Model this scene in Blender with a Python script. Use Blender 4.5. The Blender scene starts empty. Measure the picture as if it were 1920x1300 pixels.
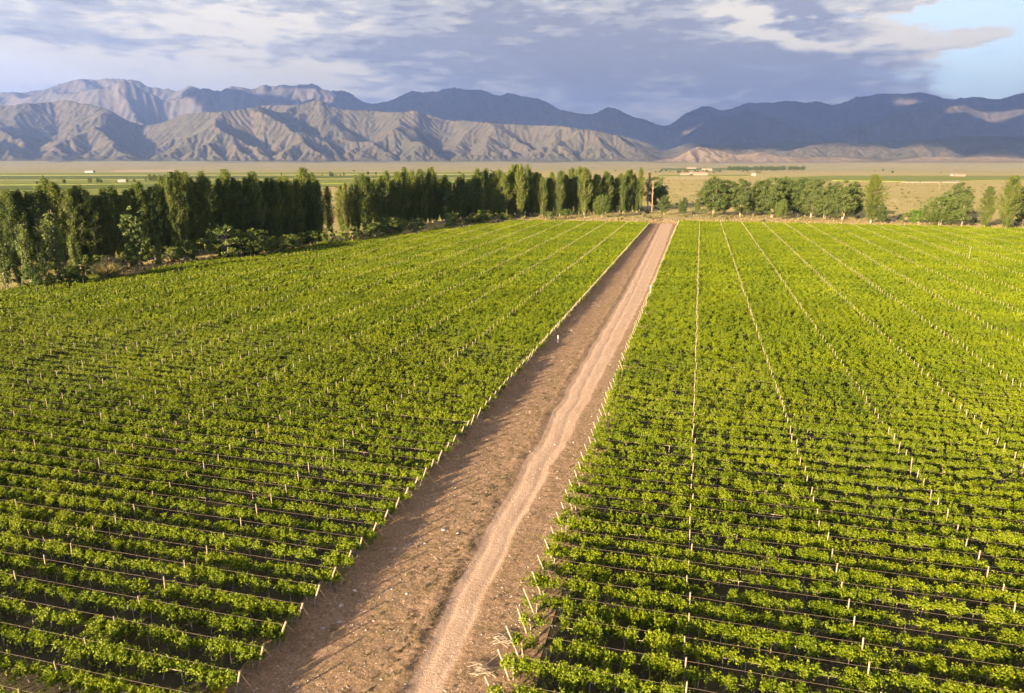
import bpy, math, numpy as np
from mathutils import Vector, Matrix
C = bpy.context.scene.collection
SC = bpy.context.scene
PI = math.pi
# ------------------------------------------------------------------ camera
f, cx, cy, H, yh, vpx = 1300., 960., 650., 27., 310., 1315.      # photo pixels, metres above ground
pitch = math.atan((cy-yh)/f)
yaw = math.atan((vpx-cx)*math.cos(pitch)/f)                       # heading left of the track (+Y)
fw = np.array([-math.sin(yaw), math.cos(yaw), 0.]); rt = np.array([math.cos(yaw), math.sin(yaw), 0.]); upv = np.array([0, 0, 1.])
FW = fw*math.cos(pitch)-upv*math.sin(pitch); UP = fw*math.sin(pitch)+upv*math.cos(pitch)
def ray(x, y):
    d = FW*f+rt*(x-cx)+UP*(cy-y); return d/np.linalg.norm(d)
def g(x, y, z=0.):
    d = ray(x, y); t = (z-H)/d[2]; return np.array([0, 0, H])+d*t
def ae(x, y):                                                     # pixel -> azimuth from heading, elevation
    d = ray(x, y); return math.atan2(d@rt, d@fw), math.asin(d[2])
def height_at(base, ytop):                                        # height of a thing standing at base whose top shows at ytop
    r = math.hypot(base[0], base[1]); px = cx+f*((base-[0, 0, H])@rt)/((base-[0, 0, H])@FW)
    d = ray(px, ytop); return H+d[2]/math.hypot(d[0], d[1])*r
cam = bpy.data.cameras.new('camera'); camo = bpy.data.objects.new('camera', cam); C.objects.link(camo)
cam.sensor_width = 36; cam.sensor_fit = 'HORIZONTAL'; cam.lens = f/1920*36; cam.clip_start = 0.5; cam.clip_end = 120000
m = Matrix.Identity(4)
for i in range(3):
    m[i][0] = rt[i]; m[i][1] = UP[i]; m[i][2] = -FW[i]
m[2][3] = H; camo.matrix_world = m; SC.camera = camo
# ------------------------------------------------------------------ exposure, sun, sky
EXPO = 3.35
SC.view_settings.view_transform = 'Standard'; SC.view_settings.look = 'None'; SC.view_settings.gamma = 1; SC.view_settings.exposure = EXPO
SC.view_settings.use_curve_mapping = False
SC.cycles.use_denoising = True
SC.cycles.max_bounces = 6; SC.cycles.diffuse_bounces = 3; SC.cycles.transmission_bounces = 3; SC.cycles.volume_bounces = 1
SUN_AZ, SUN_EL = math.radians(64), math.radians(11.2)             # light travels towards this azimuth (from +X)
ld = Vector((math.cos(SUN_AZ)*math.cos(SUN_EL), math.sin(SUN_AZ)*math.cos(SUN_EL), -math.sin(SUN_EL)))
sun = bpy.data.lights.new('sun', 'SUN'); sun.energy = 5.0; sun.angle = math.radians(0.6); sun.color = (1.0, 0.78, 0.47)
suno = bpy.data.objects.new('sun', sun); C.objects.link(suno); suno.rotation_euler = ld.to_track_quat('-Z', 'Y').to_euler(); suno.location = (0, 0, 60)
W = bpy.data.worlds.new('World'); SC.world = W; W.use_nodes = True
NT = W.node_tree; NT.nodes.clear()
class NB:                                                          # small node-building helper
    def __init__(s, nt): s.nt = nt
    def n(s, t, **k):
        o = s.nt.nodes.new(t)
        for a, b in k.items(): setattr(o, a, b)
        return o
    def put(s, sock, v):
        if isinstance(v, bpy.types.NodeSocket): s.nt.links.new(v, sock)
        else: sock.default_value = v
    def m(s, op, a, b=0., c=0.):
        o = s.n('ShaderNodeMath', operation=op)
        for i, v in enumerate((a, b, c)): s.put(o.inputs[i], v)
        return o.outputs[0]
    def vm(s, op, a, b=None):
        o = s.n('ShaderNodeVectorMath', operation=op); s.put(o.inputs[0], a)
        if b is not None: s.put(o.inputs[1], b)
        return o.outputs[1] if op in ('DOT_PRODUCT', 'LENGTH') else o.outputs[0]
    def noise(s, vec, scale, detail=6, rough=0.55, dist=0., lac=2.):
        o = s.n('ShaderNodeTexNoise'); s.put(o.inputs['Vector'], vec); o.inputs['Scale'].default_value = scale
        o.inputs['Detail'].default_value = detail; o.inputs['Roughness'].default_value = rough; o.inputs['Distortion'].default_value = dist; o.inputs['Lacunarity'].default_value = lac
        return o.outputs[0]
    def ss(s, x, a, b):
        o = s.n('ShaderNodeMapRange', interpolation_type='SMOOTHSTEP'); s.put(o.inputs[0], x); s.put(o.inputs[1], a); s.put(o.inputs[2], b)
        return o.outputs[0]
    def mix(s, fac, a, b):
        o = s.n('ShaderNodeMix', data_type='RGBA'); s.put(o.inputs[0], fac)
        s.put(o.inputs[6], a if isinstance(a, bpy.types.NodeSocket) else (*a, 1)); s.put(o.inputs[7], b if isinstance(b, bpy.types.NodeSocket) else (*b, 1))
        return o.outputs[2]
    def comb(s, x, y, z=0.):
        o = s.n('ShaderNodeCombineXYZ')
        for i, v in enumerate((x, y, z)): s.put(o.inputs[i], v)
        return o.outputs[0]
    def sep(s, v):
        o = s.n('ShaderNodeSeparateXYZ'); s.put(o.inputs[0], v); return o.outputs
def build_sky():
    b = NB(NT); K = 2**-EXPO
    sky = b.n('ShaderNodeTexSky', sky_type='NISHITA'); sky.sun_disc = False; sky.sun_elevation = SUN_EL
    sky.sun_rotation = math.atan2(-ld.x, -ld.y) % (2*PI); sky.altitude = 1000; sky.air_density = 1.0; sky.dust_density = .6; sky.ozone_density = 2.0
    d = b.vm('NORMALIZE', b.n('ShaderNodeTexCoord').outputs['Generated'])
    dz = b.sep(d)[2]; dr = b.vm('DOT_PRODUCT', d, tuple(rt)); df = b.vm('DOT_PRODUCT', d, tuple(fw))
    az0 = b.m('ARCTAN2', dr, df); el0 = b.m('ARCSINE', dz)
    wv = b.comb(b.m('MULTIPLY', az0, 1.0), b.m('MULTIPLY', el0, 3.2))
    az = b.m('ADD', az0, b.m('MULTIPLY', b.m('SUBTRACT', b.noise(wv, 9., 7, .6), .5), .20))
    el = b.m('ADD', el0, b.m('MULTIPLY', b.m('SUBTRACT', b.noise(b.vm('ADD', wv, (7., 3., 0.)), 11., 7, .62), .5), .075))
    hh = b.m('ADD', b.m('MAXIMUM', dz, 0.0), 0.075)
    uv = b.comb(b.m('DIVIDE', dr, hh), b.m('DIVIDE', df, hh))
    def blob(x, y, sx, sy, rot=0.):                               # a soft patch of cloud, sizes in photo pixels
        a0, e0 = ae(x, y); k = 1/1343.
        u = b.m('SUBTRACT', az, a0); v = b.m('SUBTRACT', el, e0); c, s = math.cos(rot), math.sin(rot)
        p = b.m('DIVIDE', b.m('ADD', b.m('MULTIPLY', u, c), b.m('MULTIPLY', v, s)), sx*k)
        q = b.m('DIVIDE', b.m('SUBTRACT', b.m('MULTIPLY', v, c), b.m('MULTIPLY', u, s)), sy*k)
        r2 = b.m('ADD', b.m('MULTIPLY', p, p), b.m('MULTIPLY', q, q))
        return b.m('POWER', 2.718, b.m('MULTIPLY', r2, -1.))
    def total(parts):
        t = 0.
        for w, bl in parts: t = b.m('MULTIPLY_ADD', bl, w, t)
        return t
    big = b.noise(uv, 0.36, 7, 0.55, 0.5)
    ae_v = b.comb(b.m('MULTIPLY', az0, 1.0), b.m('MULTIPLY', el0, 4.2))
    fine = b.noise(ae_v, 7.0, 8, 0.6, 0.35)
    puff = b.noise(ae_v, 16.0, 7, 0.62, 0.2)
    grain = b.noise(ae_v, 38.0, 6, .65, .3)
    nn = b.m('ADD', b.m('MULTIPLY', big, .45), b.m('MULTIPLY', fine, .55))
    gap = total([(-.8, blob(2070, 40, 165, 110)), (-.45, blob(1930, 155, 90, 34)), (-.40, blob(1780, 30, 110, 22)), (.25, blob(1700, 70, 170, 20)), (.34, blob(1850, 72, 130, 12, .12)), (.30, blob(1850, 135, 90, 13, .2)), (.22, blob(1690, 8, 90, 10))])
    cov = b.ss(b.m('ADD', b.m('ADD', nn, b.m('MULTIPLY', puff, .22)), b.m('ADD', gap, .12)), .42, .66)
    tone = total([(.85, blob(1400, 28, 110, 20, -.42)), (.85, blob(1520, 72, 105, 15, -.22)), (.85, blob(120, 135, 430, 50)), (.3, blob(250, 40, 420, 60)), (.65, blob(500, 50, 190, 20, .05)), (.5, blob(560, 135, 170, 30)),
                  (.75, blob(1790, 70, 200, 40, -.12)), (.42, blob(1650, 20, 90, 35)), (.4, blob(1860, 150, 120, 40)), (.25, blob(1230, 205, 150, 22)),
                  (-.42, blob(1050, 110, 420, 60)), (-.55, blob(1490, 30, 95, 22, -.42)), (-.5, blob(1570, 48, 70, 16, -.25)), (-.35, blob(1500, 140, 330, 40)), (-.30, blob(60, 60, 230, 30)), (-.2, blob(760, 90, 120, 50))])
    lite = b.m('ADD', b.m('ADD', b.m('MULTIPLY', b.m('SUBTRACT', fine, .5), 2.0), b.m('MULTIPLY_ADD', b.m('SUBTRACT', grain, .5), 1.2, b.m('MULTIPLY', b.m('SUBTRACT', puff, .5), 2.1))), b.m('ADD', b.m('ADD', tone, b.m('MULTIPLY', b.m('SUBTRACT', 1., cov), .55)), b.m('MULTIPLY_ADD', big, .5, b.m('MULTIPLY_ADD', b.ss(el0, .2, .7), -.6, .05))))
    lo = b.mix(b.ss(lite, .0, .5), (.53*K, .54*K, .63*K), (.88*K, .86*K, .85*K))
    cl = b.mix(b.ss(lite, .45, 1.0), lo, (1.5*K, 1.34*K, 1.08*K))
    skyc = b.n('ShaderNodeMix', data_type='RGBA', blend_type='MULTIPLY'); skyc.inputs[0].default_value = 1
    NT.links.new(sky.outputs[0], skyc.inputs[6]); skyc.inputs[7].default_value = (.036, .036, .036, 1)
    bg = b.n('ShaderNodeBackground'); bg.inputs[1].default_value = 1.0
    NT.links.new(b.mix(b.m('MULTIPLY_ADD', cov, .55, .45), skyc.outputs[2], cl), bg.inputs[0])
    out = b.n('ShaderNodeOutputWorld'); NT.links.new(bg.outputs[0], out.inputs[0])
build_sky()
# ------------------------------------------------------------------ materials
def newmat(name):
    m = bpy.data.materials.new(name); m.use_nodes = True; m.node_tree.nodes.clear(); return m, NB(m.node_tree)
def finish(b, color, rough=.9, spec=.2, bump=None, bstr=.3, bdist=.05, trans=None):
    p = b.n('ShaderNodeBsdfPrincipled'); b.put(p.inputs['Base Color'], color if isinstance(color, bpy.types.NodeSocket) else (*color, 1))
    p.inputs['Roughness'].default_value = rough; p.inputs['Specular IOR Level'].default_value = spec
    if bump is not None:
        bn = b.n('ShaderNodeBump'); bn.inputs['Strength'].default_value = bstr; bn.inputs['Distance'].default_value = bdist
        b.put(bn.inputs['Height'], bump); b.nt.links.new(bn.outputs[0], p.inputs['Normal'])
    sh = p.outputs[0]
    if trans:
        t = b.n('ShaderNodeBsdfTranslucent'); b.put(t.inputs[0], color if isinstance(color, bpy.types.NodeSocket) else (*color, 1))
        mx = b.n('ShaderNodeMixShader'); mx.inputs[0].default_value = trans; b.nt.links.new(sh, mx.inputs[1]); b.nt.links.new(t.outputs[0], mx.inputs[2]); sh = mx.outputs[0]
    o = b.n('ShaderNodeOutputMaterial'); b.nt.links.new(sh, o.inputs[0])
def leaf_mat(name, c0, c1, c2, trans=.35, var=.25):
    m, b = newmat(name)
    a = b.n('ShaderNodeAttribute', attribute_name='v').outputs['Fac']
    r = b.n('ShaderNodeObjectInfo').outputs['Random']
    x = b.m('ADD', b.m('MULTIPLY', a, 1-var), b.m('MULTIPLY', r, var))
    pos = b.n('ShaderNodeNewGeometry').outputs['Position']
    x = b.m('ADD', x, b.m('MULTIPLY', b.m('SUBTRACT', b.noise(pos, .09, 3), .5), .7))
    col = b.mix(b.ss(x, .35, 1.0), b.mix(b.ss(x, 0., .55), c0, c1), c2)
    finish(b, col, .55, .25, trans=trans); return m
def flat_mat(name, c0, c1, scale=3., rough=.85, bump=.3, bdist=.01, detail=5):
    m, b = newmat(name); co = b.n('ShaderNodeTexCoord').outputs['Object']
    n = b.noise(co, scale, detail, .6); finish(b, b.mix(b.ss(n, .3, .7), c0, c1), rough, .2, n, bump, bdist); return m
MAT = {}
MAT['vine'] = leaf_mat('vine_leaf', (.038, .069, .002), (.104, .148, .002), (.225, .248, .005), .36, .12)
MAT['poplar'] = leaf_mat('poplar_leaf', (.040, .066, .011), (.080, .112, .018), (.18, .195, .028), .36)
MAT['pale'] = leaf_mat('pale_leaf', (.06, .085, .017), (.105, .135, .026), (.165, .185, .045), .3)
MAT['cotton'] = leaf_mat('cottonwood_leaf', (.040, .058, .012), (.066, .088, .02), (.105, .122, .033), .28)
MAT['willow'] = leaf_mat('willow_leaf', (.055, .082, .014), (.085, .118, .02), (.12, .15, .032), .33)
MAT['bright'] = leaf_mat('bright_shrub_leaf', (.05, .095, .008), (.085, .145, .009), (.13, .185, .014), .33)
MAT['reed'] = leaf_mat('reed_leaf', (.17, .15, .05), (.27, .23, .09), (.38, .31, .14), .3)
MAT['scrub'] = leaf_mat('scrub_leaf', (.07, .07, .024), (.12, .112, .04), (.21, .175, .075), .2)
MAT['dry'] = leaf_mat('dry_grass_blade', (.14, .095, .04), (.23, .165, .075), (.34, .255, .13), .2)
MAT['deadleaf'] = leaf_mat('withered_leaf', (.2, .17, .08), (.27, .22, .11), (.3, .2, .12), .25)
MAT['bark'] = flat_mat('bark', (.20, .15, .11), (.34, .27, .20), 4, .9, .5, .02)
MAT['palebark'] = flat_mat('pale_bark', (.20, .145, .10), (.29, .22, .16), 3, .9, .4, .02)
MAT['post'] = flat_mat('weathered_post_wood', (.165, .13, .085), (.28, .23, .155), 6, .85, .4, .006)
MAT['wire'] = flat_mat('rusty_wire', (.13, .09, .06), (.20, .145, .105), 8, .6, .1, .002)
MAT['stone'] = flat_mat('stone', (.26, .21, .17), (.46, .39, .34), 1.2, .85, .3, .01)
MAT['wall'] = flat_mat('plaster_wall', (.20, .145, .105), (.24, .18, .135), .6)
MAT['white'] = flat_mat('white_wall', (.20, .185, .17), (.25, .23, .21), .6)
MAT['rooft'] = flat_mat('terracotta_roof', (.26, .14, .095), (.31, .18, .125), .8)
MAT['glass'] = flat_mat('dark_window', (.04, .045, .05), (.06, .06, .07), 1, .2)
MAT['crate'] = flat_mat('yellow_crate_plastic', (.55, .34, .02), (.62, .40, .03), 5, .5, .05)
MAT['whitepaint'] = flat_mat('painted_stake', (.62, .58, .54), (.75, .71, .66), 6, .6, .1)
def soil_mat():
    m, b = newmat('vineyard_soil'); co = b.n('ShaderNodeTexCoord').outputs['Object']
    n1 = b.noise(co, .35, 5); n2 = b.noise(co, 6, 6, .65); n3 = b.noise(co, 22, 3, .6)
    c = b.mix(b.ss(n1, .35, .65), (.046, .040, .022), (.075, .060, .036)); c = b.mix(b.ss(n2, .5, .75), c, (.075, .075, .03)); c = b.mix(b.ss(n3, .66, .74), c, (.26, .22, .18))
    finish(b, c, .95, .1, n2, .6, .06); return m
MAT['soil'] = soil_mat()
def ground_mat():
    m, b = newmat('dry_ground'); pos = b.n('ShaderNodeNewGeometry').outputs['Position']
    s = b.vm('MULTIPLY', pos, (1, 1, 0)); r = b.vm('LENGTH', s)
    n1 = b.noise(s, .012, 6, .6); n2 = b.noise(s, .09, 6, .65); n3 = b.noise(s, .9, 5, .65); n4 = b.noise(b.vm('MULTIPLY', s, (1, .35, 0)), .0016, 6, .6)
    near = b.mix(b.ss(n1, .35, .65), (.35, .27, .115), (.28, .235, .083)); near = b.mix(b.ss(n2, .5, .68), near, (.19, .17, .058)); near = b.mix(b.ss(n2, .30, .40), (.42, .30, .195), near); near = b.mix(b.m('MULTIPLY', b.ss(n3, .5, .7), .5), near, (.20, .155, .075))
    far = b.mix(b.ss(n4, .35, .65), (.285, .235, .115), (.235, .205, .092)); far = b.mix(b.ss(n1, .5, .68), far, (.15, .14, .06)); far = b.mix(b.ss(n4, .60, .68), far, (.34, .265, .19))
    c = b.mix(b.ss(r, 1600., 4200.), near, far)
    finish(b, c, .95, .1, n3, .5, .12); return m
MAT['ground'] = ground_mat()
def road_mat():
    m, b = newmat('dirt_and_gravel'); co = b.n('ShaderNodeTexCoord').outputs['Object']
    t = b.n('ShaderNodeAttribute', attribute_name='track').outputs['Fac']
    n1 = b.noise(co, .5, 5, .6); n2 = b.noise(co, 5, 6, .7); n3 = b.noise(co, 17, 4, .65); st = b.noise(b.vm('MULTIPLY', co, (1.5, .30, 1)), 1.1, 7, .68, .6)
    verge = b.mix(b.ss(n1, .35, .68), (.27, .165, .102), (.21, .138, .075)); verge = b.mix(b.ss(n2, .53, .63), verge, (.135, .088, .045)); verge = b.mix(b.ss(n2, .44, .36), verge, (.40, .27, .19)); verge = b.mix(b.ss(n3, .57, .66), verge, (.42, .31, .225)); verge = b.mix(b.ss(n3, .33, .43), (.085, .058, .035), verge)
    tr = b.mix(b.ss(st, .3, .7), (.36, .24, .168), (.45, .315, .225)); tr = b.mix(b.m('MULTIPLY', b.ss(n2, .52, .7), .45), tr, (.24, .155, .105)); tr = b.mix(b.m('MULTIPLY', b.ss(n3, .61, .68), .6), tr, (.19, .13, .09))
    tt = b.ss(b.m('ADD', t, b.m('MULTIPLY', b.m('SUBTRACT', n2, .5), .9)), .3, .7)
    finish(b, b.mix(tt, verge, tr), .95, .1, b.m('ADD', n2, b.m('MULTIPLY', n3, .5)), .9, .09); return m
MAT['road'] = road_mat()
def rock_mat(name, c0, c1, c2, sc):
    m, b = newmat(name); pos = b.n('ShaderNodeNewGeometry').outputs['Position']
    n1 = b.noise(pos, sc, 6, .6); n2 = b.noise(pos, sc*6, 6, .65); n3 = b.noise(b.vm('MULTIPLY', pos, (1, 1, 3)), sc*2.2, 5, .6)
    c = b.mix(b.ss(n1, .35, .65), c0, c1); c = b.mix(b.m('MULTIPLY', b.ss(n2, .47, .62), .8), c, c2); c = b.mix(b.m('MULTIPLY', b.ss(n3, .55, .7), .5), c, c1)
    finish(b, c, 1., .0, n2, .6, 18.); return m
MAT['hill'] = rock_mat('olive_grey_rock', (.083, .074, .047), (.105, .083, .055), (.055, .052, .033), .0011)
MAT['range'] = rock_mat('dark_rock', (.082, .075, .066), (.115, .092, .078), (.042, .043, .037), .0008)
MAT['foot'] = rock_mat('tan_rock', (.17, .125, .085), (.145, .11, .072), (.105, .083, .056), .0016)
def crop_mat(name, c0, c1, c2, ang):
    m, b = newmat(name); pos = b.n('ShaderNodeNewGeometry').outputs['Position']
    r = b.n('ShaderNodeVectorRotate', rotation_type='Z_AXIS'); b.put(r.inputs['Vector'], pos); r.inputs['Angle'].default_value = ang
    st = b.noise(b.vm('MULTIPLY', r.outputs[0], (.004, .12, 0)), 1., 4, .6); n = b.noise(pos, .02, 6, .65)
    c = b.mix(b.ss(st, .35, .65), c0, c1); c = b.mix(b.ss(n, .5, .68), c, c2); finish(b, c, .95, .1, n, .5, .5); return m
MAT['crop'] = crop_mat('green_crop', (.115, .14, .02), (.16, .18, .032), (.19, .18, .06), .3)
MAT['crop2'] = crop_mat('dark_crop', (.068, .092, .015), (.096, .118, .022), (.125, .13, .036), .3)
MAT['sand'] = crop_mat('bare_sand', (.32, .235, .16), (.37, .28, .20), (.26, .195, .13), .3)
# ------------------------------------------------------------------ mesh helpers
def mk(name, V, F, mat, attr=None, smooth=False, midx=None):
    V = np.asarray(V, np.float32); F = np.asarray(F, np.int32); k = F.shape[1]
    me = bpy.data.meshes.new(name); me.vertices.add(len(V)); me.vertices.foreach_set('co', V.ravel())
    me.loops.add(F.size); me.loops.foreach_set('vertex_index', F.ravel())
    me.polygons.add(len(F)); me.polygons.foreach_set('loop_start', np.arange(0, F.size, k, dtype=np.int32))
    for mm in (mat if isinstance(mat, list) else [mat]): me.materials.append(MAT[mm])
    if midx is not None: me.polygons.foreach_set('material_index', np.asarray(midx, np.int32))
    me.polygons.foreach_set('use_smooth', np.full(len(F), smooth))
    if attr:
        for an, av in attr.items():
            a = me.attributes.new(an, 'FLOAT', 'POINT'); a.data.foreach_set('value', np.asarray(av, np.float32))
    me.update(calc_edges=True); return me
def ob(name, me, parent=None, loc=None, rz=0, sc=None):
    o = bpy.data.objects.new(name, me); C.objects.link(o)
    if parent is not None: o.parent = parent
    if loc is not None: o.location = loc
    if rz: o.rotation_euler = (0, 0, rz)
    if sc is not None: o.scale = sc if hasattr(sc, '__len__') else (sc, sc, sc)
    return o
def tag(o, label, cat, group=None, kind=None):
    o['label'] = label; o['category'] = cat
    if group: o['group'] = group
    if kind: o['kind'] = kind
    return o
def nrm(v): return v/np.maximum(np.linalg.norm(v, axis=-1, keepdims=True), 1e-9)
def leaves(P, N, size, rng, aspect=.75, fold=.22):
    """kite leaves, slightly folded: V (4n,3), F (n,4)"""
    n = len(P); a = rng.normal(size=(n, 3)); a = nrm(a-(a*N).sum(1, keepdims=True)*N); b = np.cross(N, a)
    s = np.asarray(size).reshape(-1, 1)
    v0 = P-a*s*.5; v2 = P+a*s*.55; v1 = P+b*s*aspect*.5-N*s*fold; v3 = P-b*s*aspect*.5-N*s*fold
    V = np.stack([v0, v1, v2, v3], 1).reshape(-1, 3); F = np.arange(4*n).reshape(n, 4)
    return V, F
def tubes(parts, k=6):
    Vs, Fs, o = [], [], 0
    for pts, rad in parts:
        V, F = _tube(pts, rad, k)
        Vs.append(V); Fs.append(F+o); o += len(V)
    return np.vstack(Vs), np.vstack(Fs)
def _tube(pts, rad, k):
    pts = np.asarray(pts, float); n = len(pts); rad = np.broadcast_to(np.asarray(rad, float), (n,))
    pts = np.vstack([pts, pts[-1:]+1e-4*nrm(pts[-1:]-pts[-2:-1])]); rad = np.append(rad, 1e-4); n += 1       # closed tip
    t = nrm(np.gradient(pts, axis=0)); ref = np.where(np.abs(t[:, 2:3]) > .9, [[1., 0, 0]], [[0, 0, 1.]])
    u = nrm(np.cross(t, ref)); w = np.cross(t, u); an = np.arange(k)/k*2*PI
    V = (pts[:, None]+rad[:, None, None]*(np.cos(an)[None, :, None]*u[:, None]+np.sin(an)[None, :, None]*w[:, None])).reshape(-1, 3)
    i = np.arange(n-1)[:, None]*k; j = np.arange(k)[None]; j2 = (j+1) % k
    return V, np.stack([i+j, i+j2, i+k+j2, i+k+j], -1).reshape(-1, 4)
def box(x0, x1, y0, y1, z0, z1):
    V = np.array([[x, y, z] for z in (z0, z1) for y in (y0, y1) for x in (x0, x1)], float)
    F = np.array([[0, 2, 3, 1], [4, 5, 7, 6], [0, 1, 5, 4], [2, 6, 7, 3], [0, 4, 6, 2], [1, 3, 7, 5]]); return V, F
def join(parts):
    Vs, Fs, o = [], [], 0
    for V, F in parts: Vs.append(V); Fs.append(F+o); o += len(V)
    return np.vstack(Vs), np.vstack(Fs)
# value/gradient noise in numpy
def hsh(ix, iy, s):
    h = (ix.astype(np.int64)*374761393+iy.astype(np.int64)*668265263+s*1442695041) & 0xffffffff
    h = ((h ^ (h >> 13))*1274126177) & 0xffffffff; h = ((h ^ (h >> 16))*2246822519) & 0xffffffff
    return ((h ^ (h >> 15)) & 0xffffff)/float(0x1000000)
def gn(x, y, s=0):
    ix = np.floor(x); iy = np.floor(y); fx = x-ix; fy = y-iy
    def gr(a, b):
        an = hsh(ix+a, iy+b, s)*2*PI; return np.cos(an)*(fx-a)+np.sin(an)*(fy-b)
    u = fx*fx*fx*(fx*(fx*6-15)+10); v = fy*fy*fy*(fy*(fy*6-15)+10)
    a = gr(0, 0)*(1-u)+gr(1, 0)*u; b2 = gr(0, 1)*(1-u)+gr(1, 1)*u
    return (a*(1-v)+b2*v)*1.5
def fbm(x, y, o=5, s=0):
    t = 0.; a = .5
    for i in range(o): t = t+a*gn(x, y, s+i*7); x = x*2.03+13.7; y = y*2.03-7.1; a *= .5
    return t
def ridged(x, y, o=5, s=0):
    t = 0.; a = .5; w = 1.
    for i in range(o):
        r = (1-np.abs(gn(x, y, s+i*7)))**2; t = t+a*r*w; w = np.clip(r*1.4, 0, 1); x = x*2.07+5.3; y = y*2.07+9.1; a *= .5
    return t
def gully(x, y, sx, sy, s):
    """phasor noise whose stripes run down the slope"""
    l = np.sqrt(sx*sx+sy*sy)+1e-6; px, py = -sy/l, sx/l; ix = np.floor(x); iy = np.floor(y); t = 0.; Wt = 0.
    for a in range(-1, 3):
        for b2 in range(-1, 3):
            jx = ix+a+hsh(ix+a, iy+b2, s)*.8-.4; jy = iy+b2+hsh(ix+a, iy+b2, s+99)*.8-.4
            vx = x-jx; vy = y-jy; w = np.exp(-2.0*(vx*vx+vy*vy)); t = t+w*np.cos((vx*px+vy*py)*2*PI*.95+hsh(ix+a, iy+b2, s+55)*.9); Wt = Wt+w
    return t/Wt
# ------------------------------------------------------------------ ground and mountains
def fan(r): # alluvial plain: flat near, rising gently towards the mountains
    t = np.clip((r-3200)/8300, 0, 1); return 105*t*t*(1.6-.6*t)
AZ0, AZ1 = -.80, .80
def to_xyz(az, r, z):
    d = np.cos(az)[..., None]*fw+np.sin(az)[..., None]*rt; P = d*r[..., None]; P[..., 2] = z; return P
def grid_faces(nr, nc):
    i = np.arange(nr-1)[:, None]*nc; j = np.arange(nc-1)[None]
    return np.stack([i+j, i+j+1, i+nc+j+1, i+nc+j], -1).reshape(-1, 4)
def make_ground():
    rr = np.concatenate([[0.], np.geomspace(4, 30000, 130)]); a = np.linspace(-PI, PI, 241)
    R, A = np.meshgrid(rr, a, indexing='ij'); Z = fan(R)-.12
    Z = Z+np.clip((R-6000)/4000, 0, 1)*14*fbm(A*R/900, R/900, 4, 3)
    V = to_xyz(A, R, Z).reshape(-1, 3); F = grid_faces(len(rr), 241)
    o = ob('ground', mk('ground', V, F, 'ground', smooth=True)); tag(o, 'dry tan scrub plain reaching to the mountains', 'ground', kind='structure')
make_ground()
def erode(h, U, dx, steps, dt, kf, m_, kd, smax):
    """uplift against stream incision (implicit, steepest descent) with hillslope creep and a slope limit; returns eroded heights"""
    nr, nc = h.shape; N = nr*nc; idx = np.arange(N).reshape(nr, nc)
    offs = [(a, b) for a in (-1, 0, 1) for b in (-1, 0, 1) if a or b]; fixed = np.zeros((nr, nc), bool); fixed[0] = fixed[-1] = True; fx = fixed.ravel().tolist()
    for it in range(steps):
        h = h+np.where(fixed, 0, U*dt)
        best = np.zeros((nr, nc)); rec = idx.copy(); dist = np.full((nr, nc), dx)
        for a, b in offs:
            d = dx*math.hypot(a, b); sh = np.roll(np.roll(h, -a, 0), -b, 1); si = np.roll(np.roll(idx, -a, 0), -b, 1); sl = (h-sh)/d
            if a == -1: sl[0] = -1
            if a == 1: sl[-1] = -1
            if b == -1: sl[:, 0] = -1
            if b == 1: sl[:, -1] = -1
            q = sl > best; best[q] = sl[q]; rec[q] = si[q]; dist[q] = d
        hl = h.ravel(); od = np.argsort(hl, kind='stable'); odl = od.tolist(); rl = rec.ravel().tolist(); A = [dx*dx]*N
        for i in reversed(odl):
            r = rl[i]
            if r != i: A[r] += A[i]
        F = (kf*dt*np.array(A)**m_/dist.ravel()).tolist(); lim = (smax*dist.ravel()).tolist(); hh = hl.tolist()
        for i in odl:
            r = rl[i]
            if r != i and not fx[i]:
                f_ = F[i]; v = (hh[i]+f_*hh[r])/(1+f_); w = hh[r]+lim[i]; hh[i] = v if v < w else w
        h = np.array(hh).reshape(nr, nc)
        p = np.pad(h, 1, mode='edge'); h = h+kd*(p[:-2, 1:-1]+p[2:, 1:-1]+p[1:-1, :-2]+p[1:-1, 2:]-4*h)
    return h
def upsample(Z, fr, fc):
    for ax, k in ((0, fr), (1, fc)):
        n = Z.shape[ax]; x = np.linspace(0, n-1, (n-1)*k+1); i = np.clip(np.floor(x).astype(int), 0, n-2); t = x-i; sh = [1, 1]; sh[ax] = -1; t = t.reshape(sh)
        tk = lambda j: np.take(Z, np.clip(j, 0, n-1), axis=ax); p0, p1, p2, p3 = tk(i-1), tk(i), tk(i+1), tk(i+2)
        Z = p1+.5*t*(p2-p0+t*(2*p0-5*p1+4*p2-p3+t*(3*(p1-p2)+p3-p0)))
    return Z
def smooth1(v, n):
    k = np.exp(-np.linspace(-2, 2, n)**2); k /= k.sum(); return np.convolve(np.pad(v, n//2, mode='edge'), k, 'valid')
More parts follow.
